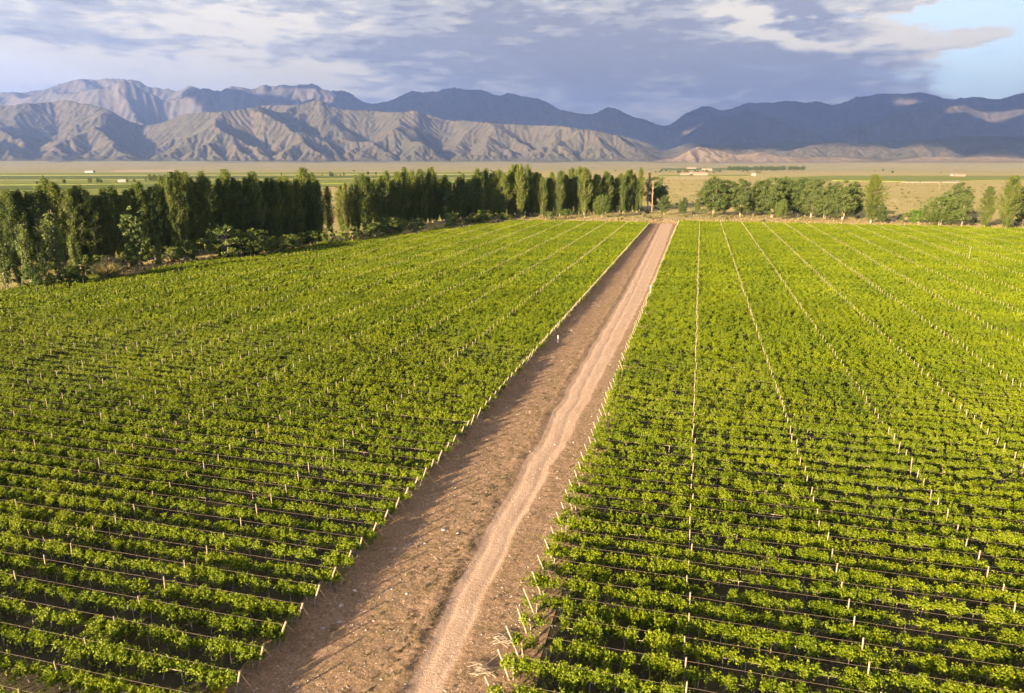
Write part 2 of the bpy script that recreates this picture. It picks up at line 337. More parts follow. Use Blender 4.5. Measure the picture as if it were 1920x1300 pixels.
def make_range(name, mat, sil, r0, rc, r1, dx, seed, label, steps=45, up=2, fine=.065, nsm=5, expo=.8):
    nc = int((AZ1-AZ0)*rc/dx); nr = int((r1-r0)/dx); az = np.linspace(AZ0, AZ1, nc); r = np.linspace(r0, r1, nr); R, A = np.meshgrid(r, az, indexing='ij'); X = A*rc; Y = R
    sp = np.array([ae(x, y) for x, y in sil]); sa, st = sp[:, 0], np.tan(sp[:, 1])
    crest_r = rc+(r1-r0)*.10*fbm(az*rc/(r1-r0)*1.3, az*0+seed, 3, seed)
    crest = smooth1(np.maximum(np.interp(az, sa, st)*crest_r+H-fan(np.array([rc])), 15.), 15)
    tp = np.where(R < crest_r, np.clip((R-r0)/(crest_r-r0), 0, 1), np.clip((r1-R)/(r1-crest_r), 0, 1)); env = tp**expo; L = (r1-r0)
    U = crest*env*np.clip(.7+1.7*fbm(X/L*3., Y/L*3., 4, seed+3), .12, 2.); U = np.maximum(U, .02*crest)
    h = .25*crest*env+.10*crest*env*fbm(X/L*6, Y/L*6, 4, seed+5)+np.random.default_rng(seed).uniform(0, .01*crest.mean(), R.shape)
    h = erode(h, U, dx, steps, .10, 2.2*(1000./dx)**0*(dx*dx)**-.45*dx*.55, .45, .022, .78)
    h = h/np.maximum(smooth1(h.max(0), 61), 1)*crest
    Z = upsample(h, up, up); nr, nc = Z.shape; az = np.linspace(AZ0, AZ1, nc); r = np.linspace(r0, r1, nr); R, A = np.meshgrid(r, az, indexing='ij'); X = A*rc; Y = R
    l = dx*5.
    for o in range(2):
        gy, gx = np.gradient(Z, r[1]-r[0], (az[1]-az[0])*rc); s_ = np.sqrt(gx*gx+gy*gy)
        Z = Z+(.7-2*np.abs(gully(X/l, Y/l, gx, gy, seed+20+o)))*l*fine*np.clip(s_/.35, 0, 1.1)*np.clip(Z/60, 0, 1); l *= .55
    jag = (ridged(az*rc/900, az*0+seed, 4, seed+70)-.45)*.15*np.clip(np.interp(az, sa, st)*8, .2, 1)
    tgt = np.interp(az, sa, st)*(1+jag); mx = ((Z+fan(R)-H)/R).max(0); Z = Z*smooth1(np.clip(tgt/np.maximum(mx, 1e-4), .5, 1.8), nsm*up//2*2+1)
    V = to_xyz(A, R, Z+fan(R)-6.).reshape(-1, 3)
    return tag(ob(name, mk(name, V, grid_faces(nr, nc), mat, smooth=True)), label, name.replace('_', ' '), kind='structure')
SIL_BACK = [(-300, 185), (0, 178), (40, 175), (85, 168), (105, 160), (130, 155), (170, 150), (200, 152), (240, 153), (275, 160), (300, 166), (330, 172), (365, 163), (385, 168), (405, 172), (430, 166), (470, 170), (500, 163), (530, 165), (565, 159), (600, 163), (630, 168), (660, 180), (690, 197), (705, 198), (730, 190), (760, 176), (800, 172), (850, 170), (900, 172), (950, 177), (985, 180), (1010, 188), (1050, 205), (1080, 213), (1110, 213), (1140, 202), (1165, 205), (1190, 221), (1215, 226), (1240, 236), (1255, 236), (1285, 215), (1320, 200), (1345, 206), (1370, 205), (1400, 195), (1440, 192), (1480, 192), (1530, 192), (1570, 193), (1600, 185), (1640, 178), (1680, 178), (1720, 173), (1745, 180), (1780, 190), (1800, 186), (1840, 185), (1870, 190), (1900, 178), (1920, 175), (2200, 180)]
SIL_FRONT = [(-300, 205), (0, 200), (60, 195), (130, 190), (200, 203), (235, 226), (265, 236), (300, 232), (350, 215), (430, 210), (520, 195), (600, 190), (640, 205), (700, 211), (780, 209), (830, 225), (900, 230), (960, 234), (1010, 236), (1060, 238), (1120, 246), (1180, 258), (1215, 268), (1245, 283), (1290, 268), (1350, 272), (1440, 266), (1500, 263), (1600, 268), (1700, 262), (1800, 256), (1920, 258), (2200, 262)]
SIL_FOOT = [(-300, 309), (1180, 306), (1265, 296), (1290, 282), (1310, 275), (1340, 280), (1380, 290), (1420, 285), (1460, 290), (1520, 295), (1560, 294), (1610, 296), (1650, 300), (1690, 299), (1720, 295), (1760, 293), (1800, 295), (1860, 293), (1920, 297), (2200, 297)]
make_range('mountains', 'range', SIL_BACK, 14500, 20500, 25000, 75., 11, 'tall blue distant mountain range under the clouds')
make_range('hills', 'hill', SIL_FRONT, 9600, 13800, 16500, 44., 31, 'eroded olive grey hills in front of the mountain range')
make_range('foothills', 'foot', SIL_FOOT, 8300, 9100, 9900, 30., 57, 'low tan foothills at the edge of the plain')
# ------------------------------------------------------------------ vineyard ground, headland and dirt track
ROW = 1.97; BAY = 9.38; XL, XR = -21.9, -8.2
EDGE_L = np.array([(-150, 0), (-148, 60), (-144.8, 114.7), (-140.2, 142.1), (-129.1, 189.5), (-117.6, 240.7), (-98.5, 298.2), (-81.4, 333.7), (-60, 337), (-22, 338)])
def edge_left(y): return float(np.interp(y, EDGE_L[:8, 1], EDGE_L[:8, 0]))
def yend_right(x): return float(np.interp(x, [-8, 46, 91, 133, 170], [346, 354.5, 351, 341, 331]))
def poly_sheet(name, pts, z, mat, label, cat):
    me = bpy.data.meshes.new(name); me.from_pydata([(x, y, z) for x, y in pts], [], [list(range(len(pts)))]); me.materials.append(MAT[mat])
    return tag(ob(name, me), label, cat, kind='structure')
Lpts = [(XL-.6, 5), (XL-.6, 337)]+[tuple(p+np.array([-1.5, .5])) for p in EDGE_L[:8][::-1]]
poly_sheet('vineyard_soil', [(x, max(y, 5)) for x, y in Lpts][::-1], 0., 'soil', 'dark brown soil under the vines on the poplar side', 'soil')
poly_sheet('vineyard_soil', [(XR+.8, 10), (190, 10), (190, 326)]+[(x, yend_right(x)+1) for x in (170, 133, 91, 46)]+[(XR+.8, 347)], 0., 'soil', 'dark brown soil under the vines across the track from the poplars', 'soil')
def track_l(y): return np.interp(y, [10, 28, 45, 68, 100, 144, 250, 312, 345], [-13.2, -13.5, -14.3, -14.5, -14.7, -14.7, -16.0, -17., -17.2])
def track_r(y): return np.interp(y, [10, 28, 45, 68, 100, 144, 250, 312, 345], [-10.8, -11.0, -11.5, -10.9, -10.3, -9.6, -10.0, -10.8, -10.8])
def make_track():
    ys = np.concatenate([np.arange(8, 70, .13), np.arange(70, 140, .3), np.arange(140, 372, .9)]); xs = np.linspace(-22.9, -7.0, 125)
    Y, X = np.meshgrid(ys, xs, indexing='ij')
    wob = .75*fbm(Y*.10, X*0+3, 4, 5)
    tl = track_l(Y)+wob; tr = track_r(Y)+wob*.6+.3*fbm(Y*.35, X*0, 3, 9)
    t = np.clip((X-tl)/.5, 0, 1)*np.clip((tr-X)/.8, 0, 1)
    rough = .055*fbm(X*1.1, Y*1.1, 4, 2)+.05*fbm(X*3.2, Y*3.2, 3, 12)
    bank = .13*np.exp(-((X-tl+.55)/.42)**2)*(.6+.9*fbm(X*.9, Y*.5, 3, 21))
    rut = -.05*np.exp(-((X-(tl+.75))/.22)**2)-.05*np.exp(-((X-(tl+2.15))/.25)**2)
    edge = np.clip(np.minimum(X+22.9, -7.0-X)/.8, 0, 1)
    Z = .03+edge*(.035+rough*(1-.8*t)+bank-.07*t+rut*t)
    V = np.stack([X, Y, Z], -1).reshape(-1, 3)
    return tag(ob('dirt_track', mk('dirt_track', V, grid_faces(len(ys), 125), 'road', {'track': t.ravel()}, smooth=True)), 'pinkish dirt track running between the two vineyard blocks', 'dirt track', kind='structure')
make_track()
def track_z(x, y): return .06
# pale farm track crossing the end of the vineyard
hp = [(1100, 412), (1200, 409), (1300, 407.5), (1420, 407), (1560, 411), (1700, 421), (1920, 432)]
hw = np.array([g(x, y)[:2] for x, y in hp]); xs = np.linspace(hw[0, 0], hw[-1, 0], 60); ysn = np.interp(xs, hw[:, 0], hw[:, 1])
V = np.concatenate([np.stack([xs, ysn-2.2+.6*np.sin(xs*.3), xs*0-.06], -1), np.stack([xs, ysn+2.4+.6*np.sin(xs*.23), xs*0-.06], -1)]); n = 60
tag(ob('farm_path', mk('farm_path', V, [[i, i+1, n+i+1, n+i] for i in range(n-1)], 'sand')), 'pale sandy path crossing the head of the vineyard', 'path', kind='structure')
# ------------------------------------------------------------------ vines
def vine_variant(seed, lod):
    rng = np.random.default_rng(seed); Ps, Ns, Ss, Vr = [], [], [], []
    npl = 7; stem = []
    for i in range(npl):
        x0 = -BAY/2+(i+.5)*BAY/npl+rng.normal(0, .08); vig = np.clip(rng.normal(1, .34), .3, 1.5)
        if rng.random() < .05: vig = .22
        stem.append(([(x0, 0, 0), (x0+rng.normal(0, .04), rng.normal(0, .04), .4), (x0+rng.normal(0, .05), 0, .78)], [.035, .03, .028]))
        nbd = rng.integers(4, 7); bx = (np.arange(nbd)+.5)/nbd*1.4-.7+rng.normal(0, .07, nbd); bly = rng.normal(0, .55, nbd); blx = rng.normal(0, .35, nbd); bl = np.clip(rng.normal(.95, .34, nbd), .4, 1.6)*(.7+.3*vig)
        for s in range(int((86 if lod == 0 else 56)*vig)):
            q = rng.integers(nbd); st = np.array([x0+bx[q]+rng.normal(0, .07), rng.normal(0, .08), .80+rng.normal(0, .09)])
            ly = bly[q]+rng.normal(0, .38); lx = blx[q]+rng.normal(0, .30); up = 1.0 if rng.random() < .75 else rng.uniform(-.3, .5)
            d = nrm(np.array([lx, ly, up])); L = rng.uniform(.30, .80)*bl[q]
            if rng.random() < .22: L = rng.uniform(.8, 1.5)*min(1.1, bl[q]); d = nrm(np.array([lx*.55, ly*.45, 1.5]))
            step = .06 if lod == 0 else .16; t = np.arange(.05, L, step)
            if len(t) == 0: continue
            P = st+d*t[:, None]; P[:, 2] -= (.45+.5*abs(ly))*t**2*.75; P[:, :2] += d[:2]*(t**2)[:, None]*.35
            sp = .055 if lod == 0 else .08
            P = P+rng.normal(0, sp, P.shape)
            N = nrm(rng.normal(0, .6, P.shape)+np.array([0, 0, .75])+np.array([0, 1., 0])*ly*.6)
            size = (rng.uniform(.12, .195, len(t))*(1.05-.45*t/L)) if lod == 0 else rng.uniform(.22, .33, len(t))*(1.05-.4*t/L)
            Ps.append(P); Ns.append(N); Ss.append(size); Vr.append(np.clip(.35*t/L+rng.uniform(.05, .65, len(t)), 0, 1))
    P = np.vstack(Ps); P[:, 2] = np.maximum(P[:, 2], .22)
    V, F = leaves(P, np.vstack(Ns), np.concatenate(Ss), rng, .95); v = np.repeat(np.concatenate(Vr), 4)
    nl = len(F)
    if lod == 0:
        stem.append(([(-BAY/2, 0, .74), (-BAY/4, .02, .76), (0, 0, .73), (BAY/4, -.02, .76), (BAY/2, 0, .74)], [.02]*5))
        V2, F2 = tubes(stem, 5); F = np.vstack([F, F2+len(V)]); V = np.vstack([V, V2]); v = np.append(v, np.zeros(len(V2)))
        return mk('vine_foliage', V, F, ['vine', 'bark'], {'v': v}, midx=[0]*nl+[1]*(len(F)-nl))
    return mk('vine_foliage', V, F, ['vine', 'bark'], {'v': v})
VN = [vine_variant(100+i, 0) for i in range(10)]; VF = [vine_variant(200+i, 1) for i in range(8)]
def post_mesh(name, top, lean, r, seed):
    rng = np.random.default_rng(seed); z = np.array([-.1, .5, 1.1, top]); x = lean*np.clip(z, 0, 9)/top
    pts = np.stack([x+rng.normal(0, .012, 4), rng.normal(0, .012, 4), z], -1); V, F = _tube(pts, [r*1.08, r, r*.96, r*.93], 8); return mk(name, V, F, 'post', smooth=False)
PM = [post_mesh('post', 1.70+.06*i, .035*(i-2), .046, i) for i in range(5)]
PEL = [post_mesh('end_post', 1.72+.04*i, .62+.06*(i-1), .066, 20+i) for i in range(4)]
PER = [post_mesh('end_post', 1.72+.04*i, -.66-.06*(i-1), .066, 30+i) for i in range(4)]
GWL = mk('guy_wire', *_tube([(.6, 0, 1.55), (1.95, 0, .05)], .008, 4), 'wire'); GWR = mk('guy_wire', *_tube([(-.62, 0, 1.55), (-1.9, 0, .05)], .008, 4), 'wire')
def wire_mesh(x0, x1, n, r):
    xs = np.linspace(x0, x1, n); rng = np.random.default_rng(int(abs(x1)*10)); z = 1.60+.012*np.sin(xs*2.1)-.02*np.abs(np.sin(xs*PI/BAY))
    return _tube(np.stack([xs, 0*xs, z], -1), r, 4)
rngr = np.random.default_rng(5)
cornL0, cornL1 = g(0, 1300), g(0, 552); cornR0, cornR1 = g(1920, 1300), g(1920, 434)
def vis_left(y): return cornL0[0]+(cornL1[0]-cornL0[0])*(y-cornL0[1])/(cornL1[1]-cornL0[1])
def vis_right(y): return cornR0[0]+(cornR1[0]-cornR0[0])*(y-cornR0[1])/(cornR1[1]-cornR0[1])
rows = []
y = 27.87-3*ROW
while y < 334: rows.append(('L', y)); y += ROW
y = 42.47-9*ROW
while y < 353: rows.append(('R', y)); y += ROW
def row_span(side, y):
    if side == 'L':
        lim = max(edge_left(y), vis_left(y)-14); nb = max(1, int(math.floor((XL-lim)/BAY+.35))); return [XL-BAY*i for i in range(nb+1)]
    lim = vis_right(y)+10
    nb = 0; xs = [XR]; x = .95
    while x < lim+BAY and y < yend_right(x-BAY/2): xs.append(x); x += BAY
    return xs
spans = [(s, y, row_span(s, y)) for s, y in rows]; spans = [q for q in spans if len(q[2]) > 1]
order = sorted(range(len(spans)), key=lambda i: spans[i][1]); keep = set(order[:300])
stuffV, stuffF, stuffA, so = [], [], [], 0; pV, pF, po = [], [], 0
def raw(me):
    V = np.empty(len(me.vertices)*3, np.float32); me.vertices.foreach_get('co', V); F = np.empty(len(me.loops), np.int32); me.loops.foreach_get('vertex_index', F)
    a = np.empty(len(me.vertices), np.float32); me.attributes['v'].data.foreach_get('value', a); return V.reshape(-1, 3), F.reshape(-1, 4), a
VFraw = [raw(m_) for m_ in VF]
LAB = {'L': 'trellised green vine row on the poplar side of the dirt track', 'R': 'trellised green vine row across the dirt track from the poplars'}
GRP = {'L': 'vine rows on the poplar side of the track', 'R': 'vine rows across the track from the poplars'}
WORDS = ['first', 'second', 'third', 'fourth', 'fifth', 'sixth', 'seventh', 'eighth', 'ninth', 'tenth', 'eleventh', 'twelfth', 'thirteenth', 'fourteenth', 'fifteenth', 'sixteenth', 'seventeenth', 'eighteenth', 'nineteenth', 'twentieth']
REF = {'L': g(412, 1299)[1]+.3, 'R': g(944, 1205)[1]}
def row_label(side, y):
    k = int((y-REF[side])//ROW)
    if not 0 <= k < 20: return None
    return WORDS[k]+(' green vine row from the yellow crate towards the mountains' if side == 'L' else ' green vine row from the pruning pile towards the mountains')
for i, (side, y, xs) in enumerate(spans):
    if i in keep:
        root = ob('vine_row', None, loc=(xs[0], y, 0)); root.empty_display_size = .3; tag(root, row_label(side, y) or LAB[side], 'vine row', GRP[side]); ox = xs[0]
        for a, b2 in zip(xs[:-1], xs[1:]):
            near = math.hypot((a+b2)/2, y) < 150; me = (VN if near else VF)[rngr.integers(10 if near else 8)]
            if a == xs[0]: a = a+(.45 if side == 'L' else -.55)
            vg = 1+.36*float(fbm(np.array([(a+b2)/2/30]), np.array([y/30]), 3, 6)[0])
            k = abs(b2-a)/BAY; fl = rngr.choice([-1, 1])
            ob('vine_foliage', me, root, ((a+b2)/2-ox, rngr.normal(0, .03), 0), PI*rngr.integers(2), (k*fl, rngr.uniform(.85, 1.15)*vg, rngr.uniform(.92, 1.08)*vg))
        for x in xs[1:]:
            ob('post', PM[rngr.integers(5)], root, (x-ox+rngr.normal(0, .06), rngr.normal(0, .03), 0), rngr.uniform(0, 6.28))
        e = ob('end_post', (PEL if side == 'L' else PER)[rngr.integers(4)], root, (0, 0, 0), rngr.normal(0, .12))
        ob('guy_wire', GWL if side == 'L' else GWR, e)
        if y < 95:
            V, F = wire_mesh((.6 if side == 'L' else -.6), xs[-1]-ox, 6*len(xs), .0065 if y < 55 else .005); ob('wire', mk('wire', V, F, 'wire'), root)
    else:
        for a, b2 in zip(xs[:-1], xs[1:]):
            V, F, at = VFraw[rngr.integers(8)]; V = V*np.array([abs(b2-a)/BAY*rngr.choice([-1, 1]), 1, rngr.uniform(.9, 1.1)])+np.array([(a+b2)/2, y, 0])
            stuffV.append(V); stuffF.append(F+so); stuffA.append(at); so += len(V)
        for j, x in enumerate(xs):
            ln = (0 if j else (.62 if side == 'L' else -.66)); V, F = _tube([(x, y, -.1), (x+ln, y, 1.72)], .06, 5); pV.append(V); pF.append(F+po); po += len(V)
if stuffV:
    Vs = np.vstack(stuffV); Fs = np.vstack(stuffF); Pv = np.vstack(pV); Pf = np.vstack(pF)
    me = mk('far_vine_rows', np.vstack([Vs, Pv]), np.vstack([Fs, Pf+len(Vs)]), ['vine', 'post'], {'v': np.append(np.concatenate(stuffA), np.zeros(len(Pv)))}, midx=[0]*len(Fs)+[1]*len(Pf))
    tag(ob('far_vine_rows', me), 'mass of vine rows at the far end of the vineyard by the sandy path', 'vines', kind='stuff')
# ------------------------------------------------------------------ trees
def poplar_variant(seed, h=22., rmax=2.3, nb=230, mat='poplar', leaf=.30, bare=.06, dens=1.):
    rng = np.random.default_rng(seed); wood = [([(0, 0, -.2), (rng.normal(0, .1), rng.normal(0, .1), h*.35), (rng.normal(0, .15), rng.normal(0, .15), h*.7), (0, 0, h*.96)], [.26, .2, .11, .02])]
    Ps, Vr = [], []
    for i in range(nb):
        u = rng.random(); z0 = h*(bare+u*(.92-bare)); a = rng.uniform(0, 2*PI)
        prof = min(1., (.30+1.9*u))*(1-max(0, u-.62)/.40)**.65
        R = rmax*prof*rng.uniform(.25, 1.3); L = rng.uniform(1.6, 3.8)*(1-.35*u)
        t = np.linspace(0, 1, 5); bx = R*np.sqrt(t); P = np.stack([np.cos(a)*bx, np.sin(a)*bx, z0+L*t], -1)
        if i % 2 == 0: wood.append((P, np.linspace(.05, .012, 5)))
        n = int(rng.uniform(26, 58)*dens); tt = rng.uniform(.15, 1.08, n); bxx = R*np.sqrt(tt)
        Q = np.stack([np.cos(a)*bxx, np.sin(a)*bxx, z0+L*tt], -1)+rng.normal(0, .19, (n, 3))*np.array([1.1, 1.1, 2.0]); Ps.append(Q); Vr.append(np.clip(rng.uniform(0, .6)+rng.uniform(0, .4, n), 0, 1))
    P = np.vstack(Ps); P[:, 2] = np.clip(P[:, 2], .3, h*1.0)
    out = P*np.array([1, 1, 0]); N = nrm(nrm(out)*.7+rng.normal(0, .75, P.shape)+np.array([0, 0, .3]))
    V, F = leaves(P, N, rng.uniform(.6, 1.25, len(P))*leaf, rng, .8)
    return mk('trunk', *tubes(wood, 5), 'bark'), mk('crown', V, F, mat, {'v': np.repeat(np.concatenate(Vr), 4)}), h
def broad_variant(seed, h=15., w=5.5, mat='cotton', stems=3, bark='palebark', leaf=.42, clumps=210, per=85, low=.10, droop=0.):
    rng = np.random.default_rng(seed); wood = []; tips = []
    for s in range(stems):
        a = rng.uniform(0, 2*PI); sp = rng.uniform(.12, .34)*w if stems > 1 else rng.uniform(0, .1)*w; b0 = np.array([math.cos(a), math.sin(a), 0])*(.35 if stems > 1 else 0)
        top = np.array([math.cos(a)*sp, math.sin(a)*sp, h*rng.uniform(.68, .86)])
        tr = [b0+[0, 0, -.2], b0*.9+(top-b0)*.3+rng.normal(0, .2, 3), b0*.6+(top-b0)*.65+rng.normal(0, .3, 3), top]; wood.append((tr, [.17, .14, .09, .03]))
        for i in range(9):
            t = rng.uniform(.3, .95); p = np.array([np.interp(t, [0, .3, .65, 1], [q[k] for q in tr]) for k in range(3)]); aa = rng.uniform(0, 2*PI)
            L = w*rng.uniform(.35, .75)*(1.1-.5*t); e = p+np.array([math.cos(aa)*L, math.sin(aa)*L, L*rng.uniform(.25, .8)]); mid = (p+e)/2+[0, 0, .12*L]
            wood.append(([p, mid, e], [.09, .06, .02])); tips += [e, mid, (mid+e)/2]
    tips = np.array(tips); Ps, Vr, Cs = [], [], []
    for i in range(clumps):
        if rng.random() < .55: c = tips[rng.integers(len(tips))]+rng.normal(0, .6, 3)
        else:
            v = nrm(rng.normal(size=3)); r = rng.uniform(.55, 1.)**.5
            c = np.array([v[0]*w*r, v[1]*w*r, h*(low+(1-low)*.5)+v[2]*h*(1-low)*.5*r]); c = c+rng.normal(0, .4, 3)
        c[2] = np.clip(c[2], h*low*.7, h); n = int(per*rng.uniform(.5, 1.4)); s = rng.uniform(.45, 1.0)*w/5.5
        Q = c+rng.normal(0, 1, (n, 3))*np.array([s, s, s*.62])*.72
        if droop: Q[:, 2] -= droop*rng.uniform(0, 1, n)**1.2*h*.28
        Ps.append(Q); Vr.append(np.clip(rng.uniform(0, .6)+rng.uniform(0, .4, n), 0, 1)); Cs.append(np.repeat(c[None], n, 0))
    P = np.vstack(Ps); P[:, 2] = np.clip(P[:, 2], .25, h*1.03); Cc = np.vstack(Cs)
    N = nrm(nrm(P-Cc)*.8+nrm(P-np.array([0, 0, h*.5]))*.5+rng.normal(0, .55, P.shape))
    V, F = leaves(P, N, rng.uniform(.6, 1.25, len(P))*leaf, rng, .8)
    return mk('trunk', *tubes(wood, 6), bark), mk('crown', V, F, mat, {'v': np.repeat(np.concatenate(Vr), 4)}), h
def plant(name, var, loc, h, label, cat='tree', group=None, wide=1., rz=None, rng=np.random.default_rng(77)):
    o = ob(name, None, loc=(loc[0], loc[1], -.1), rz=rng.uniform(0, 6.28) if rz is None else rz); s = h/var[2]; o.scale = (s*wide, s*wide, s)
    ob('trunk', var[0], o); ob('crown', var[1], o); return tag(o, label, cat, group)
POP = [poplar_variant(300+i, bare=.02, rmax=2.0+.14*i, nb=260+12*i) for i in range(6)]
SHOOT = [poplar_variant(330+i, h=12, rmax=1.3, nb=90, mat='pale', leaf=.34, bare=.03) for i in range(2)]
COT = [broad_variant(400+i, stems=2+i % 3) for i in range(5)]
BUSH = [broad_variant(450+i, h=5, w=3.2, mat='poplar', stems=4, leaf=.34, clumps=60, per=60, low=.06) for i in range(3)]
BRIGHT = broad_variant(470, h=6.5, w=4.6, mat='bright', stems=4, leaf=.34, clumps=90, per=70, low=.06)
WILLOW = [broad_variant(480+i, h=11, w=5., mat='willow', stems=2, leaf=.36, clumps=110, per=75, low=.3, droop=1.) for i in range(2)]
PALE = broad_variant(490, h=15, w=3.0, mat='pale', stems=2, leaf=.42, clumps=110, per=60, low=.10)
OVAL = broad_variant(495, h=15, w=4.0, mat='cotton', stems=1, leaf=.4, clumps=150, per=85, low=.10)
rt_ = np.random.default_rng(9)
def line_at(pts, x): return float(np.interp(x, [p[0] for p in pts], [p[1] for p in pts]))
B1 = [(-60, 512), (20, 506), (130, 498), (230, 489), (330, 481), (420, 471), (500, 462), (612, 446)]
T1 = [(-60, 350), (0, 358), (30, 372), (60, 354), (105, 342), (120, 338), (140, 354), (165, 348), (190, 358), (215, 346), (240, 364), (300, 356), (318, 334), (360, 325), (400, 331), (450, 328), (500, 331), (540, 338), (560, 329), (592, 324), (612, 348)]
B2 = [(640, 440), (700, 431), (800, 419), (900, 411), (1000, 406), (1060, 404), (1150, 399), (1236, 395)]
T2 = [(640, 345), (655, 334), (690, 332), (740, 322), (790, 323), (850, 331), (900, 323), (955, 317), (985, 321), (1040, 323), (1100, 325), (1150, 323), (1190, 326), (1215, 319), (1238, 338)]
def windbreak(B, T, x0, x1, stepm, label, group, back=9.):
    x = x0
    while x < x1:
        b0 = g(x, line_at(B, x)+rt_.normal(0, 1.)); h = height_at(b0, line_at(T, x)+rt_.normal(0, 5.))*rt_.uniform(.90, 1.09)
        plant('poplar_tree', POP[rt_.integers(6)], b0, max(h, 12), label, 'poplar tree', group, rt_.uniform(.95, 1.4))
        if rt_.random() < .75:                                     # the second, staggered row
            b2 = b0+fw*back+rt*rt_.normal(1.2, .8); plant('poplar_tree', POP[rt_.integers(6)], b2, max(h, 12)*rt_.uniform(.78, .97), label, 'poplar tree', group, rt_.uniform(.85, 1.2))
        ppm = 1300/((b0-[0, 0, H])@FW); x += ppm*stepm*rt_.uniform(.7, 1.35)
windbreak(B1, T1, -8, 606, 1.85, 'tall slender dark green poplar in the windbreak stretch beside the reed clump', 'poplars of the windbreak stretch with the reed clump')
windbreak(B2, T2, 642, 1206, 2.2, 'tall slender dark green poplar in the windbreak stretch between the gap and the bare-trunked poplars', 'poplars of the windbreak stretch beyond the gap')
# lower growth in front of the windbreak
for k, (x, yb, yt, w) in enumerate([(15, 549, 430, 1.), (38, 545, 470, .9), (85, 527, 455, .9), (112, 522, 400, 1.05), (60, 529, 420, 1.), (145, 515, 440, .9), (300, 503, 440, .9)]):
    b0 = g(x, yb); plant('young_poplar', SHOOT[k % 2], b0, height_at(b0, yt), 'sunlit yellow green young poplar at the windbreak foot near the reed clump', 'poplar tree', 'sunlit young poplars near the reed clump', w*1.1)
b0 = g(262, 507); plant('pale_tree', PALE, b0, height_at(b0, 388), 'pale yellow green leafy tree standing in front of dark poplars', 'tree')
for k, (x, yb, yt, w) in enumerate([(425, 490, 425, .9), (452, 487, 440, 1.1), (350, 497, 450, .8), (480, 483, 430, 1.0), (520, 477, 445, 1.1), (550, 471, 440, .9), (620, 462, 425, .6)]):
    b0 = g(x, yb); plant('dark_shrub', BUSH[k % 3], b0, height_at(b0, yt), 'dark green shrub in the shade between the windbreak and the gap', 'shrub', 'dark shrubs before the gap in the windbreak', w)
for k, (x, yb, yt, w) in enumerate([(660, 455, 425, 1.1), (700, 448, 418, 1.1), (735, 442, 408, 1.1), (780, 438, 410, .9), (850, 428, 400, 1.), (910, 420, 395, 1.)]):
    b0 = g(x, yb); plant('dark_shrub', BUSH[k % 3], b0, height_at(b0, yt), 'dark green shrub below the windbreak stretch beyond the gap', 'shrub', 'dark shrubs beyond the gap in the windbreak', w)
for k, (x, yb, yt, w) in enumerate([(70, 545, 500, 1.), (135, 537, 505, 1.2), (150, 535, 512, 1.)]):
    b0 = g(x, yb); V_ = BUSH[k % 3]; o = plant('dry_shrub', V_, b0, height_at(b0, yt), 'olive tan dry shrub at the windbreak foot', 'shrub', 'dry shrubs at the windbreak foot', w)
    o.children[1].data = o.children[1].data.copy(); o.children[1].data.materials[0] = MAT['reed']
for k in range(16):
    x = rt_.uniform(0, 300); t_ = rt_.uniform(.1, .75); b0 = g(x, line_at(B1, x)*(1-t_)+line_at([(0, 552), (220, 518), (500, 478)], x)*t_-.5)
    plant('dark_shrub', BUSH[k % 3], b0, rt_.uniform(2., 4.5), 'dark green shrub under the poplars around the reed clump', 'shrub', 'dark shrubs around the reed clump', rt_.uniform(1., 1.4))
for k in range(34):
    a_ = k < 18; x = rt_.uniform(290, 618) if a_ else rt_.uniform(645, 1080); B, eb = (B1, [(0, 552), (220, 518), (500, 478), (700, 449)]) if a_ else (B2, [(500, 478), (700, 449), (880, 427), (985, 418), (1100, 412)])
    t_ = rt_.uniform(.15, .8); b0 = g(x, line_at(B, x)*(1-t_)+line_at(eb, x)*t_-.5)
    plant('dark_shrub', BUSH[k % 3], b0, rt_.uniform(2., 5.), 'dark green shrub in the shade between the windbreak and the gap' if a_ else 'dark green shrub below the windbreak stretch beyond the gap', 'shrub', 'dark shrubs before the gap in the windbreak' if a_ else 'dark shrubs beyond the gap in the windbreak', rt_.uniform(1., 1.5))
def reed():
    rng = np.random.default_rng(12); n = 2600; a = rng.uniform(0, 2*PI, n); lean = rng.uniform(0, .62, n)**.8; L = rng.uniform(2.5, 5.6, n); r0 = rng.uniform(0, .9, n)
    base = np.stack([np.cos(a)*r0, np.sin(a)*r0, 0*a], -1); d = np.stack([np.cos(a)*lean, np.sin(a)*lean, np.ones(n)], -1); d = nrm(d); s = nrm(np.cross(d, rng.normal(size=(n, 3))))*.06
    m1 = base+d*(L*.6)[:, None]; e = base+d*L[:, None]+np.stack([np.cos(a)*lean*L*.25, np.sin(a)*lean*L*.25, -lean*L*.25], -1)
    V = np.stack([base-s, base+s, m1+s, m1-s, m1-s, m1+s, e+s*.2, e-s*.2], 1).reshape(-1, 3); F = np.arange(8*n).reshape(-1, 4)
    o = ob('reed_clump', None, loc=tuple(g(205, 528)*[1, 1, 0]-[0, 0, .1])); ob('blades', mk('blades', V, F, 'reed', {'v': np.repeat(rng.random(n), 8)}), o)
    P = []; 
    for k in range(26):
        aa = rng.uniform(0, 6.28); l = rng.uniform(0, .35); p = np.array([math.cos(aa)*l*5.4, math.sin(aa)*l*5.4, 5.2]); P.append(p+rng.normal(0, .09, (40, 3))*[1, 1, 4.5])
    P = np.vstack(P); V, F = leaves(P, nrm(rng.normal(size=P.shape)), rng.uniform(.1, .2, len(P)), rng); ob('plumes', mk('plumes', V, F, 'deadleaf', {'v': rng.random(len(V))}), o)
    tag(o, 'large straw coloured reed clump with upright plumes at vineyard edge', 'reeds')
reed()
